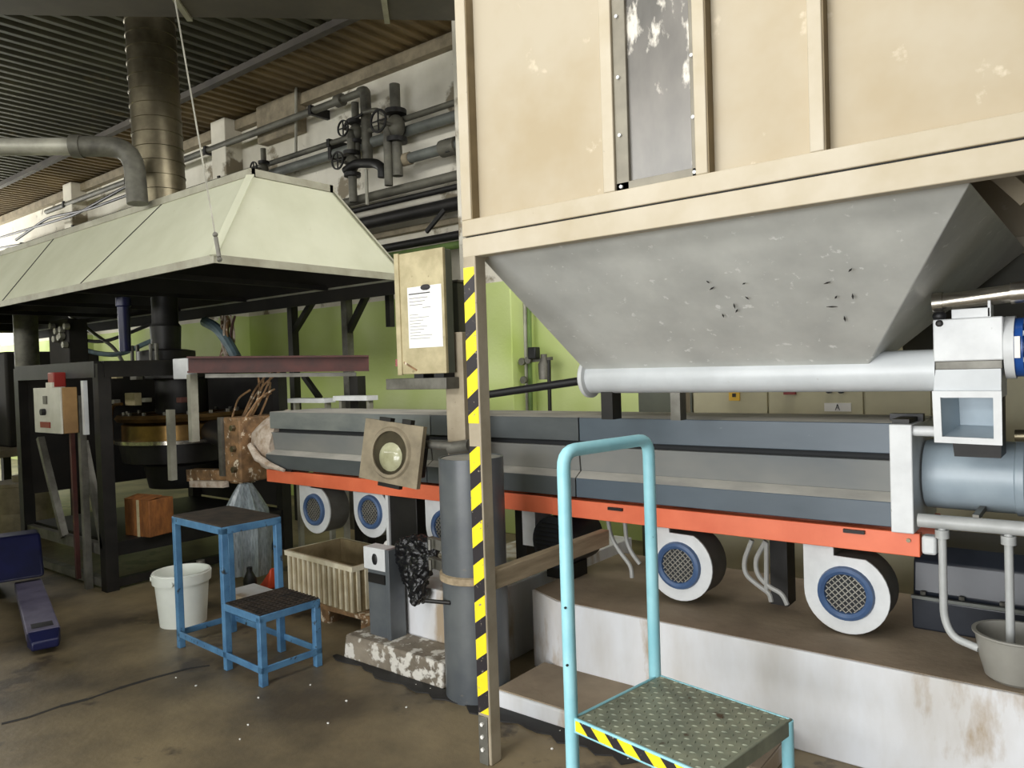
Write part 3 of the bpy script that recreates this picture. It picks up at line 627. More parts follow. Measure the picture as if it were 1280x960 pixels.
# ------------------------------------------------------------------ teal step with handrail
RT = Matrix.Translation((-1.335,1.935,0)) @ Matrix.Rotation(math.radians(-9.0),4,'Z')
rs = thing('platform_step','pale teal platform step with tall handrail and studded tread plate','step platform',RT @ V((.25,.23,0)))
RW, RD, RH, HT = .50, .455, .45, 1.285
def rb(lo, hi, nm, mt='teal', par=rs): return box(lo, hi, RT).build(nm, mt, par, bevel=.003)
tp = rb((.012,0,RH-.006),(RW,RD,RH),'tread_plate','tread')
lg = MB(RT)
for i in range(17):
    for j in range(16):
        x, y = .03+i*.028, .022+j*.0275
        if x > RW-.02 or y > RD-.015: continue
        e = V((.0085,.004,0)) if (i+j)%2 else V((.004,-.0085,0)); f_ = V((-e.y,e.x,0)).normalized()*.0028; c_ = V((x,y,RH))
        lg.add([c_-e, c_-f_, c_+e, c_+f_, c_-e*.5+V((0,0,.003)), c_+e*.5+V((0,0,.003))], [(0,1,4),(1,5,4),(1,2,5),(2,3,5),(3,4,5),(3,0,4),(0,3,2,1)])
lg.build('tread_studs','tread',tp)['kind'] = 'stuff'
for y in (0,RD-.01): rb((.0,y,RH-.045),(RW,y+.01,RH+.002),'side_rail')
rb((RW-.01,0,RH-.045),(RW,RD,RH+.002),'end_rail','tread'); rb((.0,0,RH-.045),(.01,RD,RH+.002),'end_rail')
box((.02,-.0025,RH-.036),(RW-.02,0,RH-.004),RT).build('hazard_tape','hazard2',rs)
hr = MB(RT); hr.tube([(-.006,.008,0),(-.006,.008,HT),(-.006,RD-.012,HT),(-.006,RD-.012,0)],.0215,16,fil=.055); hr.build('handrail','teal',rs)
for y in (.012,RD-.012): MB(RT).cyl((RW-.012,y,0),(RW-.012,y,RH-.002),.0185,n=16).build('leg','teal',rs)
for y in (.012,RD-.012): MB(RT).bar((0,y,.12),(RW-.012,y,.12),.02,.02).build('brace','teal',rs)
hook = MB(RT).tube([(.12,-.07,.006),(.20,-.09,.03),(.26,-.07,.05)],.01,8); 
for z in (.62,.80): MB(RT).cyl((-.0,.0,z),(.004,-.016,z),.004,n=6).build('rivet','darksteel',rs)

# ------------------------------------------------------------------ bucket, crate, film, bits
b0 = V((-4.645,2.43,0))
bk = thing('white_bucket','white plastic bucket standing behind the blue stool leg','bucket',b0)
MB().lathe([(.138,0),(.165,.325),(.172,.325),(.172,.335),(.160,.335),(.134,.008),(0,.008)],b0,(0,0,1),36).build('pail','bucket',bk)
MB().ringlathe([(.160,.265),(.174,.268),(.178,.325),(.168,.33)],b0,(0,0,1),36).build('rim_band','bucket',bk)
for s in (-1,1): MB().cyl(b0+V((s*.12,-.125,.29)),b0+V((s*.128,-.14,.29)),.014,n=10).build('handle_lug','bucket',bk)
# pallet + crate
cz = .115
pt = thing('wooden_slab','low dirty wooden skid under the beige crate','skid',(-3.95,3.1,0))
for y in (2.92,3.08,3.24): box((-4.32,y,.085),(-3.42,y+.12,.115)).build('plank','rust',pt)
for x in (-4.30,-3.90,-3.52): box((x,2.93,0),(x+.08,3.35,.085)).build('bearer','rust',pt)
ct = thing('plastic_crate','dirty beige ribbed plastic crate on a wooden skid','crate',(-3.9,3.1,cz))
CT = Matrix.Translation((-4.262,2.955,cz)) @ Matrix.Rotation(math.radians(-4),4,'Z')
cw, cd_, chh = .72, .42, .285
for lo, hi in (((0,0,0),(cw,.012,chh)),((0,cd_-.012,0),(cw,cd_,chh)),((0,.012,0),(.012,cd_-.012,chh)),((cw-.012,.012,0),(cw,cd_-.012,chh))): box(lo,hi,CT).build('side','crateside',ct)
box((.012,.012,0),(cw-.012,cd_-.012,.012),CT).build('bottom','cratein',ct)
for k in range(13): box((.015+k*.057,-.012,.01),(.035+k*.057,0,chh-.03),CT).build('rib','crate',ct)
for k in range(7): box((cw,.02+k*.062,.01),(cw+.012,.04+k*.062,chh-.03),CT).build('rib','crate',ct)
for lo, hi in (((-.012,-.016,chh-.03),(cw+.014,0,chh)),((-.012,cd_,chh-.03),(cw+.014,cd_+.014,chh)),((cw,0,chh-.03),(cw+.014,cd_,chh)),((-.014,0,chh-.03),(0,cd_,chh))): box(lo,hi,CT).build('rim','crate',ct)
box((.012,.012,.10),(cw-.012,cd_-.012,.13),CT).build('dirty_contents','cratein',ct)
sg = MB(CT).ball((.55,.40,.30),(.035,.03,.045)); tag(sg.build('white_fitting','white'),'small white plastic fitting lying on the rim of the beige crate','fitting')
# film hanging below the adapter
fm = MB(); cols = 28; rows = [(.74,.05),(.66,.10),(.55,.16),(.40,.18),(.22,.17),(.06,.16)]
fx, fy = -5.15, 3.22
rng = random.Random(5); jit = [1+rng.uniform(-.28,.22) for _ in range(cols)]
vsf = [(fx+rr*jit[k]*math.cos(2*PI*k/cols), fy+rr*jit[k]*.8*math.sin(2*PI*k/cols), z) for z, rr in rows for k in range(cols)]
fm.add(vsf, [(i*cols+k,i*cols+(k+1)%cols,(i+1)*cols+(k+1)%cols,(i+1)*cols+k) for i in range(len(rows)-1) for k in range(cols)])
tag(fm.build('film_bundle','film'),'gathered clear plastic film hanging below the rusty adapter','plastic film')
tag(MB().hexa([V(q)+at(338,734,Z=.0) for q in ((-.1,-.05,0),(.06,-.06,0),(.07,.08,0),(-.09,.07,0),(-.03,-.02,.06),(.05,-.03,.16),(.05,.04,.15),(-.02,.04,.06))]).build('orange_scrap','redplastic',bevel=.015),'red orange lump of plastic on the floor beside the blue stool','plastic scrap')
bt = at(313,740,Z=0); tag(MB().lathe([(.045,0),(.048,.09),(.03,.13),(.02,.15),(.02,.18),(0,.18)],bt,(0,0,1),14).build('dark_bottle','black'),'small dark bottle on the floor beneath the hanging film','bottle')
gb = at(262,733,Z=0); tag(MB().lathe([(.05,0),(.05,.12),(.03,.15),(.03,.19),(0,.19)],V((-5.35,2.95,.0)),(0,0,1),14).build('grey_canister','midsteel'),'small worn grey canister standing behind the white bucket','canister')
tag(MB().hexa([V(q) for q in ((-4.70,2.72,0),(-4.38,2.70,0),(-4.36,2.95,0),(-4.68,2.97,0),(-4.68,2.73,.12),(-4.40,2.71,.12),(-4.38,2.94,.12),(-4.67,2.96,.12))]).build('concrete_block','plinth',bevel=.01),'pale concrete block on the floor behind the blue stool','block')

# ------------------------------------------------------------------ bowl
bw = thing('grey_bowl','grey plastic bowl catching drips at the edge of the plinth','bowl',(-.262,3.14,.402))
MB().lathe([(.085,0),(.10,.012),(.118,.08),(.128,.155),(.137,.16),(.137,.166),(.124,.166),(.112,.08),(.09,.016),(0,.014)],(-.262,3.14,.402),(0,0,1),40).build('vessel','bowl',bw)

# ------------------------------------------------------------------ control cabinets behind the extruder
c0x, c1x = at(797,500,Y=4.7).x, -.15
cabs = thing('control_cabinet','row of beige control cabinets with switches behind the extruder','cabinet',((c0x+c1x)/2,4.9,0))
box((c0x,4.72,0),(c1x+1.2,5.2,2.1)).build('body','cab',cabs)
edges = [797,866,960,1080,1165,1330]
xs = [at(e,500,Y=4.7).x for e in edges]
for i,(x0,x1) in enumerate(zip(xs[:-1],xs[1:])): box((x0+.006,4.70,.1),(x1-.006,4.72,2.06)).build('door','boxside' if i==0 else 'cab',cabs,bevel=.003)
def cabp(px,py): return at(px,py,Y=4.695)
p = cabp(918,494); box((p.x-.035,4.69,p.z-.035),(p.x+.035,4.70,p.z+.035)).build('warning_tag','yellow',cabs); box((p.x-.012,4.688,p.z-.012),(p.x+.012,4.69,p.z+.012)).build('tag_symbol','ink',cabs)
p = cabp(988,489); box((p.x-.035,4.67,p.z-.02),(p.x+.035,4.70,p.z+.02)).build('red_switch','red',cabs)
for px in (1037,1052): p = cabp(px,488); MB().cyl((p.x,4.70,p.z),(p.x,4.67,p.z),.018,n=10).build('button','black',cabs)
p = cabp(1047,509); lbp = box((p.x-.075,4.692,p.z-.025),(p.x+.075,4.70,p.z+.025)).build('label_plate','white',cabs)
for u, v2 in (((-.012,-.018),(0,.018)),((.012,-.018),(0,.018)),((-.006,-.004),(.006,-.004))): MB().bar((p.x+u[0],4.691,p.z+u[1]),(p.x+v2[0],4.691,p.z+v2[1]),.005,.003).build('letter_stroke','ink',lbp)

# ------------------------------------------------------------------ extraction hood
HX0, HX1, HYa, HYb, HZ0, HZ1 = -12.6, -4.575, 2.70, 4.40, 2.30, 3.0
TX0, TX1, TYa, TYb = -12.3, -4.84, 3.17, 3.90
ho = thing('extraction_hood','long cream white extraction hood hanging above the die','hood',((HX0+HX1)/2,3.55,HZ0))
s0b, s0t = at(100,357,Y=HYa).x, at(203,255,Y=TYa).x
s1b, s1t = at(2,361,Y=HYa).x, at(68,304,Y=TYa+.0).x
bx_ = [HX1, s0b, s1b, s1b-2.4, HX0]; tx_ = [TX1, s0t, s1t, s1t-2.4, TX0]
def panel(p, th, name='hood_panel', m='hood'):
    p = [V(q) for q in p]; nrm = (p[1]-p[0]).cross(p[3]-p[0]).normalized()
    if nrm.z > 0: nrm = -nrm
    return MB().hexa(p+[q+nrm*th for q in p]).build(name, m, ho)
for k in range(4):
    g_ = .003
    if k: MB().bar((bx_[k],HYa-.002,HZ0+.05),(tx_[k],TYa-.002,HZ1),.016,.006,side=(1,0,0)).build('seam_strip','chip',ho)
    panel([(bx_[k]-g_,HYa,HZ0+.05),(bx_[k+1]+g_,HYa,HZ0+.05),(tx_[k+1]+g_,TYa,HZ1),(tx_[k]-g_,TYa,HZ1)],.012)
    panel([(bx_[k]-g_,HYb,HZ0+.05),(bx_[k+1]+g_,HYb,HZ0+.05),(tx_[k+1]+g_,TYb,HZ1),(tx_[k]-g_,TYb,HZ1)],.012)
panel([(HX1,HYa,HZ0+.05),(HX1,HYb,HZ0+.05),(TX1,TYb,HZ1),(TX1,TYa,HZ1)],.012)
panel([(HX0,HYa,HZ0+.05),(HX0,HYb,HZ0+.05),(TX0,TYb,HZ1),(TX0,TYa,HZ1)],.012)
box((TX0,TYa,HZ1),(TX1,TYb,HZ1+.012)).build('top_sheet','hood',ho)
for lo, hi in (((HX0,HYa-.004,HZ0),(HX1+.004,HYa+.01,HZ0+.055)),((HX0,HYb-.01,HZ0),(HX1+.004,HYb+.004,HZ0+.055)),((HX1-.01,HYa+.01,HZ0),(HX1+.004,HYb-.01,HZ0+.055)),((HX0-.004,HYa+.01,HZ0),(HX0+.01,HYb-.01,HZ0+.055))): box(lo,hi).build('lower_rim','hoodrim',ho)
for lo, hi in (((TX0,TYa-.012,HZ1-.005),(TX1+.012,TYa+.03,HZ1+.05)),((TX0,TYb-.03,HZ1-.005),(TX1+.012,TYb+.012,HZ1+.05)),((TX1-.03,TYa,HZ1-.005),(TX1+.012,TYb,HZ1+.05)),((TX0-.012,TYa,HZ1-.005),(TX0+.03,TYb,HZ1+.05))): box(lo,hi).build('upper_rim','hoodrim',ho)
e0, e1 = V((HX1+.004,HYa-.004,HZ0+.05)), V((TX1+.008,TYa-.008,HZ1))
MB().bar(e0,e1,.06,.012).build('corner_strip','hood',ho)
MB().bar((HX1+.004,HYb+.004,HZ0+.05),(TX1+.008,TYb+.008,HZ1),.05,.012).build('corner_strip','hoodrim',ho)
i_ = .02
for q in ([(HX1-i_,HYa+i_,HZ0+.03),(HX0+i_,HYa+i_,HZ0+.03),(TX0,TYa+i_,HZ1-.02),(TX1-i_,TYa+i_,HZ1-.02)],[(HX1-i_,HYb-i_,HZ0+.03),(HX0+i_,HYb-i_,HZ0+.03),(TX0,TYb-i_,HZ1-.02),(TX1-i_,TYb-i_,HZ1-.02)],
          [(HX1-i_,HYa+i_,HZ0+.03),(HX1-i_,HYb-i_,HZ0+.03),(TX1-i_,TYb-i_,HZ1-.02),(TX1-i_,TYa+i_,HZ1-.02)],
          [(HX0+i_,HYa+i_,HZ0+.03),(HX0+i_,HYb-i_,HZ0+.03),(TX0+i_,TYb-i_,HZ1-.02),(TX0+i_,TYa+i_,HZ1-.02)],[(TX0,TYa,HZ1-.03),(TX1,TYa,HZ1-.03),(TX1,TYb,HZ1-.03),(TX0,TYb,HZ1-.03)]): panel(q,.004,'liner_shade','inside')  # dark panels added so the hood interior shade is in the colour
box((HX0,HYb-.02,HZ0-.10),(HX1-.02,HYb+.0,HZ0+.01)).build('rear_dark_sheet','inside',ho)
for x in (-5.6,-6.9,-8.2,-9.4,-10.8): box((x,HYa+.02,HZ0+.01),(x+.05,HYb-.02,HZ0+.05)).build('inner_rib','inside',ho)
# hanging wire with turnbuckle
w0 = at(275,328,Y=HYa); w1 = at(219,2,Y=HYa-.0)
wr = thing('hanging_wire','thin steel wire with turnbuckle holding the front hood corner','wire',w0)
dirw = (w1-w0).normalized(); top_ = w0+dirw*((CZ+.02-w0.z)/dirw.z)
MB().cyl(w0,top_,.006,n=6).build('wire','pipelight',wr)
MB().cyl(w0+dirw*.04,w0+dirw*.17,.014,n=8).build('turnbuckle','midsteel',wr)
for k in (.02,.19): MB().ball(w0+dirw*k,.018,8,6).build('eye','midsteel',wr)
# spiral duct
DX, DYc = -6.82, 3.53; DR = .215
du = thing('round_duct','wide round galvanised spiral duct rising from the hood to the roof','duct',(DX,DYc,HZ1))
prof = []; z = HZ1+.012
zs = []
while z < CZ+.02: zs.append(z); z += .13
tilt = V((-.045,0,1)).normalized()
for k, z in enumerate(zs[:-1]):
    MB().lathe([(DR,0),(DR,.118),(DR+.007,.122),(DR+.007,.13),(DR,.13)],V((DX,DYc,HZ1+.012))+tilt*(z-zs[0]),tilt,36).build('duct_segment','galv',du)
# bent side duct
ezl = V((-7.45,3.42,HZ1+.012)); zt = 4.0
e2 = at(150,182,Y=3.42); e2z = e2.z; far = at(-60,184,Z=e2z)
sd = thing('bent_pipe','grey bent exhaust pipe dropping into the hood top beside the round duct','pipe',ezl)
eb = at(172,252,Z=HZ1+.03)
et = at(166,183,Y=eb.y); hz = et.z; fr_ = at(-80,184,Z=hz); k0 = V((et.x,et.y,hz)); jn = at(98,183,Z=hz)
MB().tube([V((eb.x,eb.y,HZ1+.012)),k0,jn],.083,18,fil=.55).build('elbow','pipegrey',sd)
MB().cyl(jn,fr_,.070,n=20).build('straight_run','pipelight',sd)
MB().cyl(jn-(fr_-k0).normalized()*.03,jn+(fr_-k0).normalized()*.05,.092,n=20).build('collar','pipegrey',sd)

# ------------------------------------------------------------------ pipes along the back wall
def wpipe(px, py, r, x0, x1, m, label, Y=5.62, n=12, extra=None):
    z = at(px,py,Y=Y).z
    t = thing('wall_pipe', label, 'pipe', ((x0+x1)/2,Y,z-r), 'pipes along the back wall')
    MB().cyl((x0,Y,z),(x1,Y,z),r,n=n).build('pipe_run',m,t)
    x = x0+.8
    while x < x1-.2:
        box((x,Y-r-.008,z-r-.012),(x+.05,WY,z+r+.012)).build('clip','darksteel',t); x += 2.3
    return t, z
t1, z1 = wpipe(400,135,.042,-15,at(452,118,Y=5.62).x,'pipegrey','uppermost grey pipe on the back wall ending in a riser')
xr = at(452,118,Y=5.62).x
MB().tube([(xr-.02,5.62,z1),(xr+.06,5.62,z1),(xr+.06,5.62,z1-.75)],.06,14,fil=.09).build('riser','pipegrey',t1)
MB().cyl((xr-.42,5.62,z1),(xr-.32,5.62,z1),.07,n=14).build('coupling','pipegrey',t1)
t2, z2 = wpipe(560,131,.032,-17,.5,'pipegrey','thin grey pipe below the uppermost wall pipe')
t3, z3 = wpipe(560,148,.055,-17,.5,'pipeblue','thick dusty blue-grey wall pipe below the thin one',Y=5.66)
t4, z4 = wpipe(540,190,.055,at(492,196,Y=5.58).x,.5,'pipeblue','blue-grey wall pipe with round end cap beside the bin',Y=5.58)
p = at(560,182,Y=5.58); MB().cyl((p.x-.08,5.58,z4),(p.x+.12,5.58,z4),.085,n=16).build('coupling','pipegrey',t4)
p = at(508,196,Y=5.58); MB().cyl((p.x-.06,5.58,z4),(p.x+.06,5.58,z4),.066,n=14).build('joint','lampplate',t4)
t5, z5 = wpipe(560,222,.05,-17,.5,'pipegrey','dark dusty pipe running behind the hood top',Y=5.6)
t6, z6 = wpipe(560,236,.03,-17,.5,'darksteel','thin dark pipe close under the dusty pipe',Y=5.55)
t7, z7 = wpipe(555,258,.07,-17,.5,'darksteel','thick dark pipe low on the back wall above the green pipe',Y=5.6)
t8, z8 = wpipe(555,297,.045,-17,.5,'darksteel','dark pipe just above the green wall pipe',Y=5.6)
t9, z9 = wpipe(560,308,.04,-17,.5,'pipegreen','green painted pipe lowest on the back wall',Y=5.62)
MB().bar(at(533,290,Y=5.55),at(556,262,Y=5.55),.03,.04).build('stay','darksteel',t7)
# cable tray low on the upper wall
ctz = at(555,275,Y=5.7).z
tag(box((-17,5.78,ctz-.03),(.5,WY-.001,ctz+.03)).build('cable_tray','lampplate'),'flat dusty cable tray fixed on the back wall between dark pipes','cable tray')
# valves
def valve(px, py, Y, s, label, wheel=(0,-1,0)):
    c = at(px,py,Y=Y); t = thing('pipe_valve', label, 'valve', c-V((0,0,.12*s)), 'valves on the wall pipes')
    MB().ball(c,(.075*s,.07*s,.09*s)).build('body','pipegrey',t)
    for d_ in (-1,1): MB().cyl(c+V((0,0,d_*.09*s)),c+V((0,0,d_*.125*s)),.085*s,n=14).build('flange','darksteel',t)
    wv = V(wheel); MB().cyl(c,c+wv*.18*s,.018*s,n=8).build('stem','midsteel',t)
    o = c+wv*.18*s; MB().ringlathe([(.075*s,-.008),(.09*s,-.008),(.09*s,.008),(.075*s,.008)],o,wv,18).build('handwheel','darksteel',t)
    a_, b_ = frame_for(wv); MB().bar(o-a_*.08*s,o+a_*.08*s,.012,.012).bar(o-b_*.08*s,o+b_*.08*s,.012,.012).build('spoke','darksteel',t)
    for d_, ln in ((1,.32*s),(-1,.38*s)): MB().cyl(c+V((0,0,d_*.12*s)),c+V((0,0,d_*ln)),.042*s,n=12).build('stub','pipegrey',t)
valve(445,165,5.56,1.0,'valve on the riser below the uppermost wall pipe')
valve(495,158,5.52,1.35,'large valve with handwheel in front of the thick blue-grey pipe')
valve(440,205,5.5,1.1,'dusty valve just behind the hood top corner')
valve(330,212,5.5,.8,'small valve low over the hood ridge',(0,-1,0))
tag(MB().tube([at(x,y,Y=5.52) for x,y in ((430,160),(434,150),(448,146),(455,140))],.016,8,fil=.05).build('bent_lever','darksteel'),'thin bent lever on the riser valve','lever')
tag(MB().tube([at(x,y,Y=5.5) for x,y in ((455,140),(470,137),(488,146))],.025,8,fil=.05).build('cross_pipe','pipegrey'),'short cross pipe joining the riser and the large valve','pipe')
tag(MB().tube([at(x,y,Y=5.45) for x,y in ((432,214),(445,204),(470,204),(478,210),(478,222))],.05,12,fil=.12).build('pipe_bend','darksteel'),'dark swept pipe bend behind the hood corner','pipe')
tag(MB().tube([at(x,y,Y=5.45) for x,y in ((484,160),(486,232))],.045,12).build('vertical_pipe','pipegrey'),'short vertical grey pipe below the large valve','pipe')
tag(MB().tube([at(x,y,Y=5.5) for x,y in ((458,212),(459,256))],.018,8).build('drain_pipe','pipelight'),'thin pale drain pipe hanging behind the hood slope','pipe')
tag(MB().tube([at(x,y,Y=5.7) for x,y in ((366,68),(370,80),(370,192))],.018,8,fil=.1).build('conduit_drop','pipelight'),'thin pale conduit dropping from the ceiling to the wall pipes','conduit')
bp = at(345,160,Y=5.7); tag(box((bp.x-.42,5.70,bp.z-.12),(bp.x+.42,WY+.01,bp.z+.36)).build('wall_bracket','lampplate',bevel=.02),'dusty plaster patch block behind the uppermost wall pipe','block')
# left cables over the hood
for i, ps in enumerate((((0,297),(40,285),(95,268),(160,232)),((20,300),(60,272),(110,262),(170,240)),((0,310),(60,300),(110,285),(165,262)))):
    tag(MB().tube([at(x,y,Y=5.4) for x,y in ps],.022,8,fil=.3).build('wall_cable','black'),('slack black cable nearest the roof over the hood','slack black cable in the middle above the hood','lowest slack black cable above the hood')[i],'cable','cables over the hood')
# gauges on the green wall
gu = thing('air_regulator','small grey air regulator with gauges on vertical pipes on the green wall','regulator',at(672,500,Y=5.6))
for px, m_ in ((656,'pipelight'),(661,'pipegreen')): MB().cyl(at(px,360,Y=5.7),at(px+3,540,Y=5.7),.022,n=10).build('vertical_pipe',m_,gu)
p = at(686,450,Y=5.6); MB().cyl(p,at(688,540,Y=5.6),.018,n=8).build('vertical_pipe','darksteel',gu)
p = at(669,442,Y=5.6); box((p.x-.045,5.54,p.z-.05),(p.x+.045,5.62,p.z+.06)).build('filter_block','black',gu,bevel=.01)
p = at(680,455,Y=5.6); MB().lathe([(.05,-.14),(.055,0),(.03,.04),(.03,.09),(0,.09)],p,(0,0,1),14).build('filter_bowl','midsteel',gu)
for px, py in ((654,452),(656,475),(662,450)): p = at(px,py,Y=5.6); MB().cyl(p,p+V((0,-.03,0)),.035,n=14).build('gauge','midsteel',gu)
MB().bar(at(655,452,Y=5.62),at(690,448,Y=5.62),.03,.03).build('manifold','midsteel',gu)

# ------------------------------------------------------------------ die rig under the hood
DXc, DYd = -6.55, 3.5
dh = thing('film_die','large round bronze and steel film die head under the hood','die head',(DXc,DYd,.6))
MB().lathe([(.30,.60),(.34,.80),(.50,.84),(.52,.98),(.52,1.0),(.0,1.0)],(DXc,DYd,0),(0,0,1),48).build('lower_body','darksteel',dh)
MB().lathe([(.50,1.0),(.50,1.16),(.45,1.19),(0,1.19)],(DXc,DYd,0),(0,0,1),48).build('die_body','brass',dh)
MB().ringlathe([(.50,1.005),(.56,1.005),(.56,1.035),(.50,1.035)],(DXc,DYd,0),(0,0,1),48).build('clamp_ring','chrome',dh)
MB().ringlathe([(.36,1.19),(.53,1.19),(.55,1.22),(.53,1.25),(.36,1.25)],(DXc,DYd,0),(0,0,1),48).build('lip_ring','brass',dh)
MB().lathe([(.22,1.25),(.22,1.55),(.30,1.56),(.30,1.60),(0,1.6)],(DXc,DYd,0),(0,0,1),32).build('mandrel','darksteel',dh)
for k in range(16):
    an = 2*PI*k/16; MB().cyl((DXc+.47*math.cos(an),DYd+.47*math.sin(an),1.25),(DXc+.47*math.cos(an),DYd+.47*math.sin(an),1.275),.018,n=6).build('bolt','midsteel',dh)
for px,py,sz,mt in ((145,469,.05,'boxcream'),(169,470,.055,'midsteel'),(165,499,.09,'boxcream'),(182,500,.03,'pipelight'),(143,502,.03,'pipelight'),(226,500,.035,'redbeam')):
    q = at(px,py,Y=3.06); box((q.x-sz,3.04,q.z-sz*.6),(q.x+sz,3.10,q.z+sz*.6)).build('terminal_box',mt,dh,bevel=.005)
MB().tube([at(x,y,Y=3.0) for x,y in ((140,560),(139,518),(142,506),(152,505))],.014,8,fil=.05).build('copper_pipe','brass',dh)
# vertical drive motor above
vm = thing('lift_motor','dark vertical gear motor above the die head','motor',(-6.6,3.4,1.6))
MB().lathe([(.10,1.62),(.10,1.70),(.24,1.72),(.24,1.80),(.12,1.82),(.13,2.02),(.11,2.05),(.11,2.28),(0,2.28)],(-6.6,3.4,0),(0,0,1),24).build('gear_case','darksteel',vm)
MB().lathe([(.045,1.80),(.05,2.18),(.06,2.19),(.06,2.26),(0,2.27)],(-6.62,3.05,0),(0,0,1),16).build('blue_cylinder','navy',vm)
for x in (-6.82,-6.72,-6.48,-6.38): MB().cyl((x,3.2,1.6),(x,3.2,1.86),.016,n=8).build('stud','midsteel',vm)
p = at(228,461,Y=3.0); tag(box((p.x-.11,2.98,p.z-.08),(p.x+.11,3.06,p.z+.08)).build('junction_box','whitesteel',bevel=.008),'small pale junction box on the red brown beam end above the die','junction box')
# support rig frame
rg = thing('die_rig','dark steel support frame with slanted braces around the die','machine frame',(-6.7,3.5,0))
FX0, FX1, FY0, FY1 = -7.35, -5.82, 2.50, 4.02
def rbar(p, q, w_=.07, h_=.07, m='darksteel', nm='beam'): return MB().bar(p,q,w_,h_).build(nm,m,rg)
for x in (FX0,FX1):
    for y in (FY0,FY1): rbar((x,y,0),(x,y,1.68),.09,.09,nm='column')
rbar((FX0-.1,FY0,.30),(FX1-.05,FY0,.30),.05,.08,'midsteel'); rbar((FX0-.1,FY0,.05),(FX1-.05,FY0,.05),.06,.06,'midsteel')
rbar((FX1,FY0,.30),(FX1,FY1,.30),.05,.10); rbar((FX1,FY0,.05),(FX1,FY1,.05),.06,.06)
rbar((FX0,FY0,1.64),(FX1,FY0,1.64),.10,.12); rbar((FX1,FY0,1.64),(FX1,FY1,1.64),.10,.12); rbar((FX0,FY0,1.64),(FX0,FY1,1.64),.1,.12)
rbar((-6.12,FY0-.02,1.10),(-5.84,FY0-.02,.32),.05,.045,'midsteel','slanted_brace'); rbar((-6.95,FY0-.02,1.10),(-6.55,FY0-.02,.32),.05,.045,'midsteel','slanted_brace')
rbar((-6.02,FY0-.07,0),(-6.02,FY0-.07,1.45),.045,.045,'midsteel','vertical_pipe'); rbar((-6.2,FY0-.07,0.05),(-6.2,FY0-.07,1.3),.03,.03,'redbeam','vertical_pipe')
box((FX0,FY0+.04,.33),(FX1+.03,FY1,.355)).build('deck_plate','darksteel',rg)
box((FX0,FY0+.03,.6),(FX0+.05,FY1,1.58)).build('back_plate','inside',rg)
box((FX0,FY1+.05,.36),(-5.87,FY1+.075,1.58)).build('rear_guard','inside',rg)
# cardboard box on deck
cbp = at(175,672,Z=.355); CBT = Matrix.Translation((cbp.x-.02,cbp.y+.12,.355)) @ Matrix.Rotation(math.radians(12),4,'Z')
cb = thing('cardboard_box','brown cardboard box resting on the die rig deck','box',CBT @ V((0,0,0)))
box((-.20,-.10,0),(.08,.12,.28),CBT).build('carton','card',cb,bevel=.006)
MB(CBT).hexa([V(q) for q in ((-.20,-.10,.28),(.08,-.10,.28),(.08,.02,.30),(-.20,.02,.30),(-.20,-.10,.285),(.08,-.10,.285),(.08,.02,.305),(-.20,.02,.305))]).build('flap','card',cb)
box((-.06,-.1015,.0),(-.03,-.1000,.28),CBT).build('packing_tape','boxcream',cb)
# control box on the rig
cx = thing('control_box','light grey control box with red label hung on the die rig','control box',(-6.3,2.38,1.17))
k0x = at(42,500,Y=2.285).x; k1x = at(75,500,Y=2.285).x; ky = min(at(97,520,X=k1x).y, 2.45)
box((k0x,2.30,1.175),(k1x+.01,ky,1.515)).build('case','ctrlside',cx,bevel=.004)
cdo = box((k0x,2.285,1.175),(k1x,2.30,1.515)).build('front_door','ctrl',cx,bevel=.003)
def cbx(px,py): return at(px,py,Y=2.284)
p = cbx(57,500); box((p.x-.03,2.275,p.z-.03),(p.x+.03,2.285,p.z+.03)).build('selector','midsteel',cdo)
p = cbx(56,515); MB().cyl((p.x,2.285,p.z),(p.x,2.255,p.z),.025,n=10).build('knob','black',cdo)
p = cbx(57,531); box((p.x-.09,2.279,p.z-.022),(p.x+.09,2.285,p.z+.022)).build('red_label','red',cdo)
box((k0x+.12,2.33,1.515),(k0x+.24,2.42,1.555)).build('cable_gland','ctrl',cx)
p = at(70,470,Y=2.38); rl = box((p.x-.055,2.34,1.515),(p.x+.055,2.43,1.63)).build('red_lamp','red',cx,bevel=.008)
MB().bar((k1x+.06,2.43,1.56),(k1x+.06,2.43,1.16),.03,.04).build('hanger','whitesteel',cx)
# white insulation wrap and rusty adapter between die and barrel
ad = thing('die_adapter','rusty adapter block with pale insulation wrap joining barrel and die','adapter',(-5.3,3.42,.7))
wl = MB(); nn_ = 28; rngs = [(-4.80,.24),(-4.88,.25),(-4.98,.24),(-5.09,.20),(-5.17,.15)]
rng = random.Random(9)
vsw = []
for x, rr in rngs:
    for k in range(nn_):
        an = 2*PI*k/nn_; r_ = rr*(1+rng.uniform(-.05,.05)); vsw.append((x+rng.uniform(-.015,.015), 3.44+r_*math.cos(an)*.95, 1.03+r_*math.sin(an)))
wl.add(vsw, [(i*nn_+k,i*nn_+(k+1)%nn_,(i+1)*nn_+(k+1)%nn_,(i+1)*nn_+k) for i in range(4) for k in range(nn_)]+[tuple(range(nn_)),tuple(range(4*nn_,5*nn_))])
wl.build('insulation_wrap','fibre',ad)
MB().tube([at(x,y,Y=3.17) for x,y in ((312,556),(322,572),(338,582),(355,588))],[.02,.03,.024,.012],8).build('torn_insulation','fibre',ad)
box((-5.42,3.22,.74),(-5.20,3.62,1.24)).build('adapter_block','rust',ad,bevel=.01)
box((-5.47,3.20,.78),(-5.42,3.24,1.24)).build('edge_plate','midsteel',ad)
for z in (.84,1.0,1.16): MB().cyl((-5.27,3.22,z),(-5.27,3.19,z),.025,n=6).build('bolt','galv',ad)
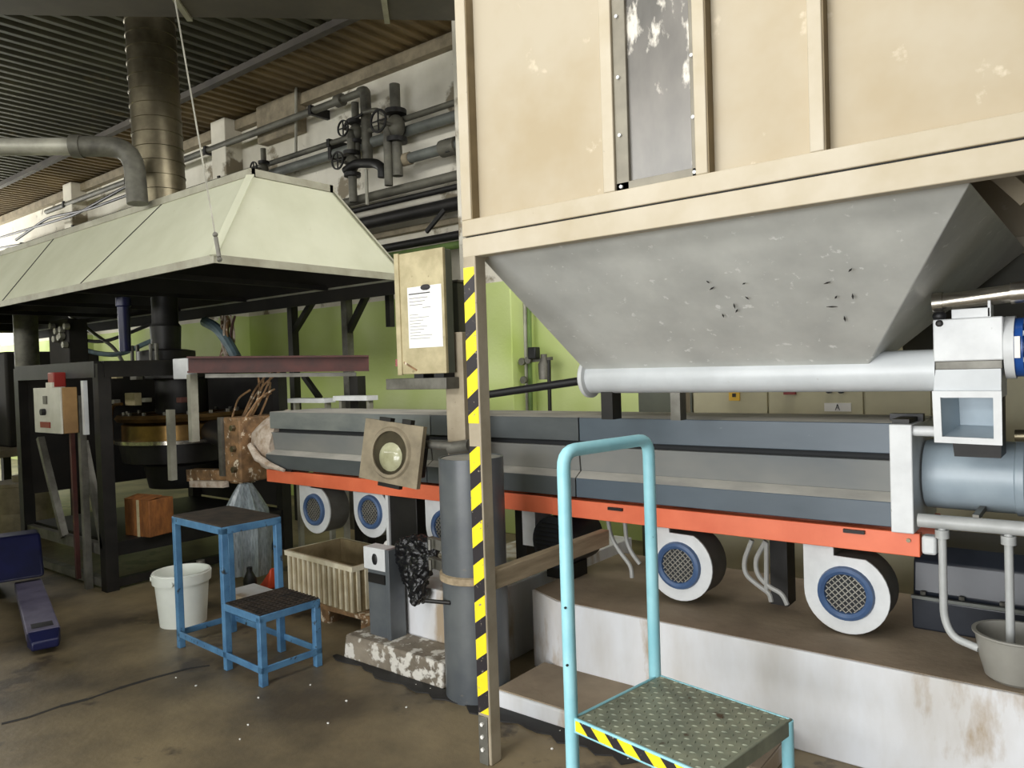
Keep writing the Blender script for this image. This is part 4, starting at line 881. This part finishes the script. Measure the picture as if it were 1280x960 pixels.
MB().bar((-6.1,3.32,.735),(-5.22,3.30,.78),.10,.10).build('lower_bar','rust',ad); MB().bar((-5.92,3.22,.685),(-5.40,3.21,.72),.05,.05).build('light_bar','fibre',ad)
MB().bar(at(213,512,Y=3.0),at(216,600,Y=3.0),.05,.05).build('guard_post','pipelight',ad)
MB().bar(at(240,468,Y=3.0),at(243,552,Y=3.0),.06,.05).build('guard_post','pipelight',ad)
MB().cyl((-5.5,3.42,1.02),(-6.03,3.48,1.09),.10,n=20).build('connecting_pipe','darksteel',ad)
for i in range(9):
    s0 = V((-5.3+random.uniform(-.12,.1),3.35+random.uniform(-.1,.1),1.23)); s1 = s0+V((random.uniform(-.1,.35),random.uniform(-.05,.3),random.uniform(.18,.42)))
    MB().tube([s0,(s0+s1)/2+V((random.uniform(-.08,.08),0,.05)),s1],.008,6,fil=.1).build('heater_lead','rust',ad)
# red brown beam and gantry behind
ra, rb_ = at(236,456,Y=2.97), at(461,454,Y=3.95)
rbm = thing('red_beam','oxide red steel channel beam above the rusty die adapter','beam',(ra+rb_)/2)
MB().bar(ra,rb_,.03,.10).build('web','redbeam',rbm)
for dz in (-.055,.055): MB().bar(ra+V((0,0,dz)),rb_+V((0,0,dz)),.11,.014).build('flange','redbeam',rbm)
rd_ = (rb_-ra).normalized()
MB().bar(ra+rd_*.12+V((0,0,-.085)),rb_-rd_*.1+V((0,0,-.085)),.06,.03).build('lower_strip','midsteel',rbm)
cq = ra+(rb_-ra)*.93; box((cq.x-.05,cq.y-.04,.14),(cq.x+.05,cq.y+.04,cq.z-.10)).build('column','darksteel',rbm)
for px0,px1,py in ((367,413,500),(424,466,497)):
    a = at(px0,py,Y=3.77); b = at(px1,py,Y=3.77); tb = thing('small_rack','low pale steel bracket frame on top of the extruder %s'%('next to the adapter' if px0<400 else 'behind the work lamp'),'bracket',(a.x/2+b.x/2,4.05,a.z-.15))
    box((a.x,3.71,a.z-.02),(b.x,3.82,a.z+.015)).build('plate','whitesteel',tb)
    for x in (a.x+.02,b.x-.05): box((x,3.75,.14 if x>-5 else 0),(x+.03,3.79,a.z-.02)).build('leg','pipelight',tb)
ga = thing('steel_gantry','dark steel walkway gantry with diagonal braces before the green wall','gantry',(-6,4.7,0))
GY = 4.9
zt_ = at(365,378,Y=GY).z
box((at(300,378,Y=GY).x,GY-.35,zt_-.03),(at(505,370,Y=GY).x,GY+.15,zt_+.10)).build('walkway','darksteel',ga)
for px in (365,433):
    a = at(px,378,Y=GY); box((a.x-.04,GY-.04,0),(a.x+.04,GY+.04,zt_)).build('column','darksteel' if px==365 else 'midsteel',ga)
    MB().bar((a.x+.02,GY,at(px,415,Y=GY).z),(at(px+26,378,Y=GY).x,GY,zt_-.02),.06,.05).build('diagonal_brace','darksteel',ga)
a = at(487,378,Y=GY); box((a.x-.03,GY-.03,zt_-.35),(a.x+.03,GY+.03,zt_)).build('bracket','darksteel',ga)
MB().bar(at(380,470,Y=GY),at(400,498,Y=GY),.05,.05).build('diagonal_brace','darksteel',ga)
# hoses left of the rig
for i, ps in enumerate((((92,432),(120,442),(150,444),(180,430),(200,422)),((86,394),(116,416),(145,436),(160,466)),((90,424),(130,428),(165,415),(205,398)))):
    tag(MB().tube([at(x,y,Y=4.2) for x,y in ps],.030 if i==0 else .022,8,fil=.3).build('slack_hose',('hose','pipelight','darksteel')[i]),('blue grey slack hose sagging between rig and die motor','thin pale hose crossing the slack blue grey hose','dark hose rising above the slack blue grey hose')[i],'hose')
tag(MB().tube([at(x,y,Y=4.0) for x,y in ((256,402),(272,410),(285,428),(296,448))],.05,10,fil=.2).build('bent_hose','hose'),'thick blue grey hose bending down to the red beam','hose')
rng = random.Random(12)
wb = thing('wire_bundle','tangled brown and red wires hanging at the rear of the die','wires',at(290,440,Y=4.05))
for k in range(12):
    a = at(284+rng.uniform(-8,10),395,Y=4.05); b = at(286+rng.uniform(-12,14),446,Y=4.05); m_ = (a+b)/2+V((rng.uniform(-.15,.15),rng.uniform(-.1,.1),0))
    MB().tube([a,m_,b],.012,6,fil=.15).build('wire',('rust','redbeam','fibre')[k%3],wb)
# round column left
cA = at(40,660,Z=0)
cp = thing('round_post','grey round steel post left of the light grey control box','post',at(43,645,Z=0))
cA = at(43,645,Z=0); MB().cyl(cA,cA+V((0,0,2.4)),.125,n=20).build('shaft','pipegrey',cp)
box((cA.x+.1,cA.y-.1,1.15),(cA.x+.42,cA.y+.1,1.60)).build('mounted_box','darksteel',cp,bevel=.01)
# far left machine and barrel
pb0, pb1 = at(60,402,Y=3.5), at(92,452,Y=3.5)
pn = thing('pneumatic_block','dark pneumatic valve block with small pale fittings above the control box','valve block',((pb0.x+pb1.x)/2,3.5,pb1.z))
box((pb0.x,3.5,pb1.z-.4),(pb1.x-.1,3.7,pb0.z)).build('block','inside',pn,bevel=.01)
box(((pb0.x+pb1.x)/2-.08,3.56,0),((pb0.x+pb1.x)/2+.0,3.64,pb1.z-.4)).build('stand_post','darksteel',pn)
for px,py in ((68,408),(74,414),(80,412),(72,424),(78,422),(84,431),(80,420),(86,408)):
    q = at(px,py,Y=3.49); MB().cyl(q,q+V((0,-.05,0)),.035,n=8).build('fitting','pipelight',pn)
fm_ = thing('far_machine','dim dark machine with bench top beyond the round post','machine',(-11,3.6,0))
box((-12.9,2.7,.70),(-10.1,4.2,.78)).build('bench_top','lampplate',fm_); box((-12.9,3.4,.78),(-10.5,4.5,1.95)).build('machine_body','inside',fm_,bevel=.03)
box((-12.6,2.9,.78),(-11.2,3.39,1.35)).build('front_casing','boxside',fm_,bevel=.03)
for x in (-12.7,-10.3):
    for y in (2.8,4.0): box((x,y,0),(x+.1,y+.1,.70)).build('leg','darksteel',fm_)
box((-12.6,2.86,1.35),(-11.2,2.92,1.38)).build('edge_strip','whitesteel',fm_)
brl = at(28,674,Z=0)
bo_ = thing('dusty_drum','dusty beige drum standing on the floor behind the pallet truck','drum',brl+V((-.2,.1,0)))
MB().lathe([(.26,0),(.27,.25),(.265,.26),(.27,.27),(.27,.52),(.28,.53),(.28,.56),(0,.56)],brl+V((-.2,.1,0)),(0,0,1),28).build('shell','lampplate',bo_)
MB().lathe([(.10,.56),(.10,.62),(0,.63)],brl+V((-.2,.1,0)),(0,0,1),16).build('lid','lampplate',bo_)

# ------------------------------------------------------------------ pallet truck at the left edge
pk = thing('pallet_truck','navy blue hand pallet truck with worn grey fork on the dark floor','pallet truck',(-6.1,1.75,0))
fa, fb = at(18,742,Z=.12), at(60,735,Z=.12); ga_, gb_ = at(32,790,Z=.12), at(76,783,Z=.12)
ax = ((ga_+gb_)/2-(fa+fb)/2); axn = ax.normalized(); sd_ = V((-axn.y,axn.x,0)); w2 = .085
p0 = (fa+fb)/2-axn*.35; p1 = (ga_+gb_)/2
MB().hexa([p0-sd_*w2+V((0,0,-.06)),p1-sd_*w2+V((0,0,-.06)),p1+sd_*w2+V((0,0,-.06)),p0+sd_*w2+V((0,0,-.06)),p0-sd_*w2,p1-sd_*w2,p1+sd_*w2,p0+sd_*w2]).build('fork','forkgrey',pk,bevel=.008)
q = p1; MB().hexa([q-sd_*w2+V((0,0,-.09)),q+axn*.10-sd_*w2*.8+V((0,0,-.09)),q+axn*.10+sd_*w2*.8+V((0,0,-.09)),q+sd_*w2+V((0,0,-.09)),q-sd_*w2,q+axn*.10-sd_*w2*.8+V((0,0,-.04)),q+axn*.10+sd_*w2*.8+V((0,0,-.04)),q+sd_*w2]).build('fork_tip','navy',pk,bevel=.01)
sl_ = p1-axn*.10; MB().hexa([sl_+axn*i+sd_*j+V((0,0,z)) for z in (.0005,.002) for i,j in ((-.05,-.055),(.05,-.055),(.05,.055),(-.05,.055))]).build('fork_slot','black',pk)
MB().cyl(q-axn*.03-sd_*.06+V((0,0,-.08)),q-axn*.03+sd_*.06+V((0,0,-.08)),.04,n=16).build('load_roller','black',pk)
MB().hexa([p0-sd_*.62+axn*i+V((0,0,z)) if j<0 else p0+sd_*.10+axn*i+V((0,0,z)) for z,dd in ((.03,0),(.30,1)) for i,j in ((-.42,-1),(.10-.30*dd,-1),(.10-.30*dd,1),(-.42,1))]).build('chassis','navy',pk,bevel=.02)
p0b, p1b = p0-sd_*.52, p1-sd_*.52
MB().hexa([p0b-sd_*w2+V((0,0,-.06)),p1b-sd_*w2+V((0,0,-.06)),p1b+sd_*w2+V((0,0,-.06)),p0b+sd_*w2+V((0,0,-.06)),p0b-sd_*w2,p1b-sd_*w2,p1b+sd_*w2,p0b+sd_*w2]).build('fork','navy',pk,bevel=.008)
MB().cyl(p1b-axn*.03-sd_*.06+V((0,0,-.08)),p1b-axn*.03+sd_*.06+V((0,0,-.08)),.04,n=16).build('load_roller','black',pk)
wc = p0-sd_*.26-axn*.5; MB().cyl(V((wc.x,wc.y,.09))-sd_*.09,V((wc.x,wc.y,.09))+sd_*.09,.09,n=20).build('steer_wheel','black',pk)
MB().tube([V((wc.x,wc.y,.25)),V((wc.x,wc.y,.25))-axn*.12+V((0,0,.95))],.022,10).build('tiller','navy',pk)
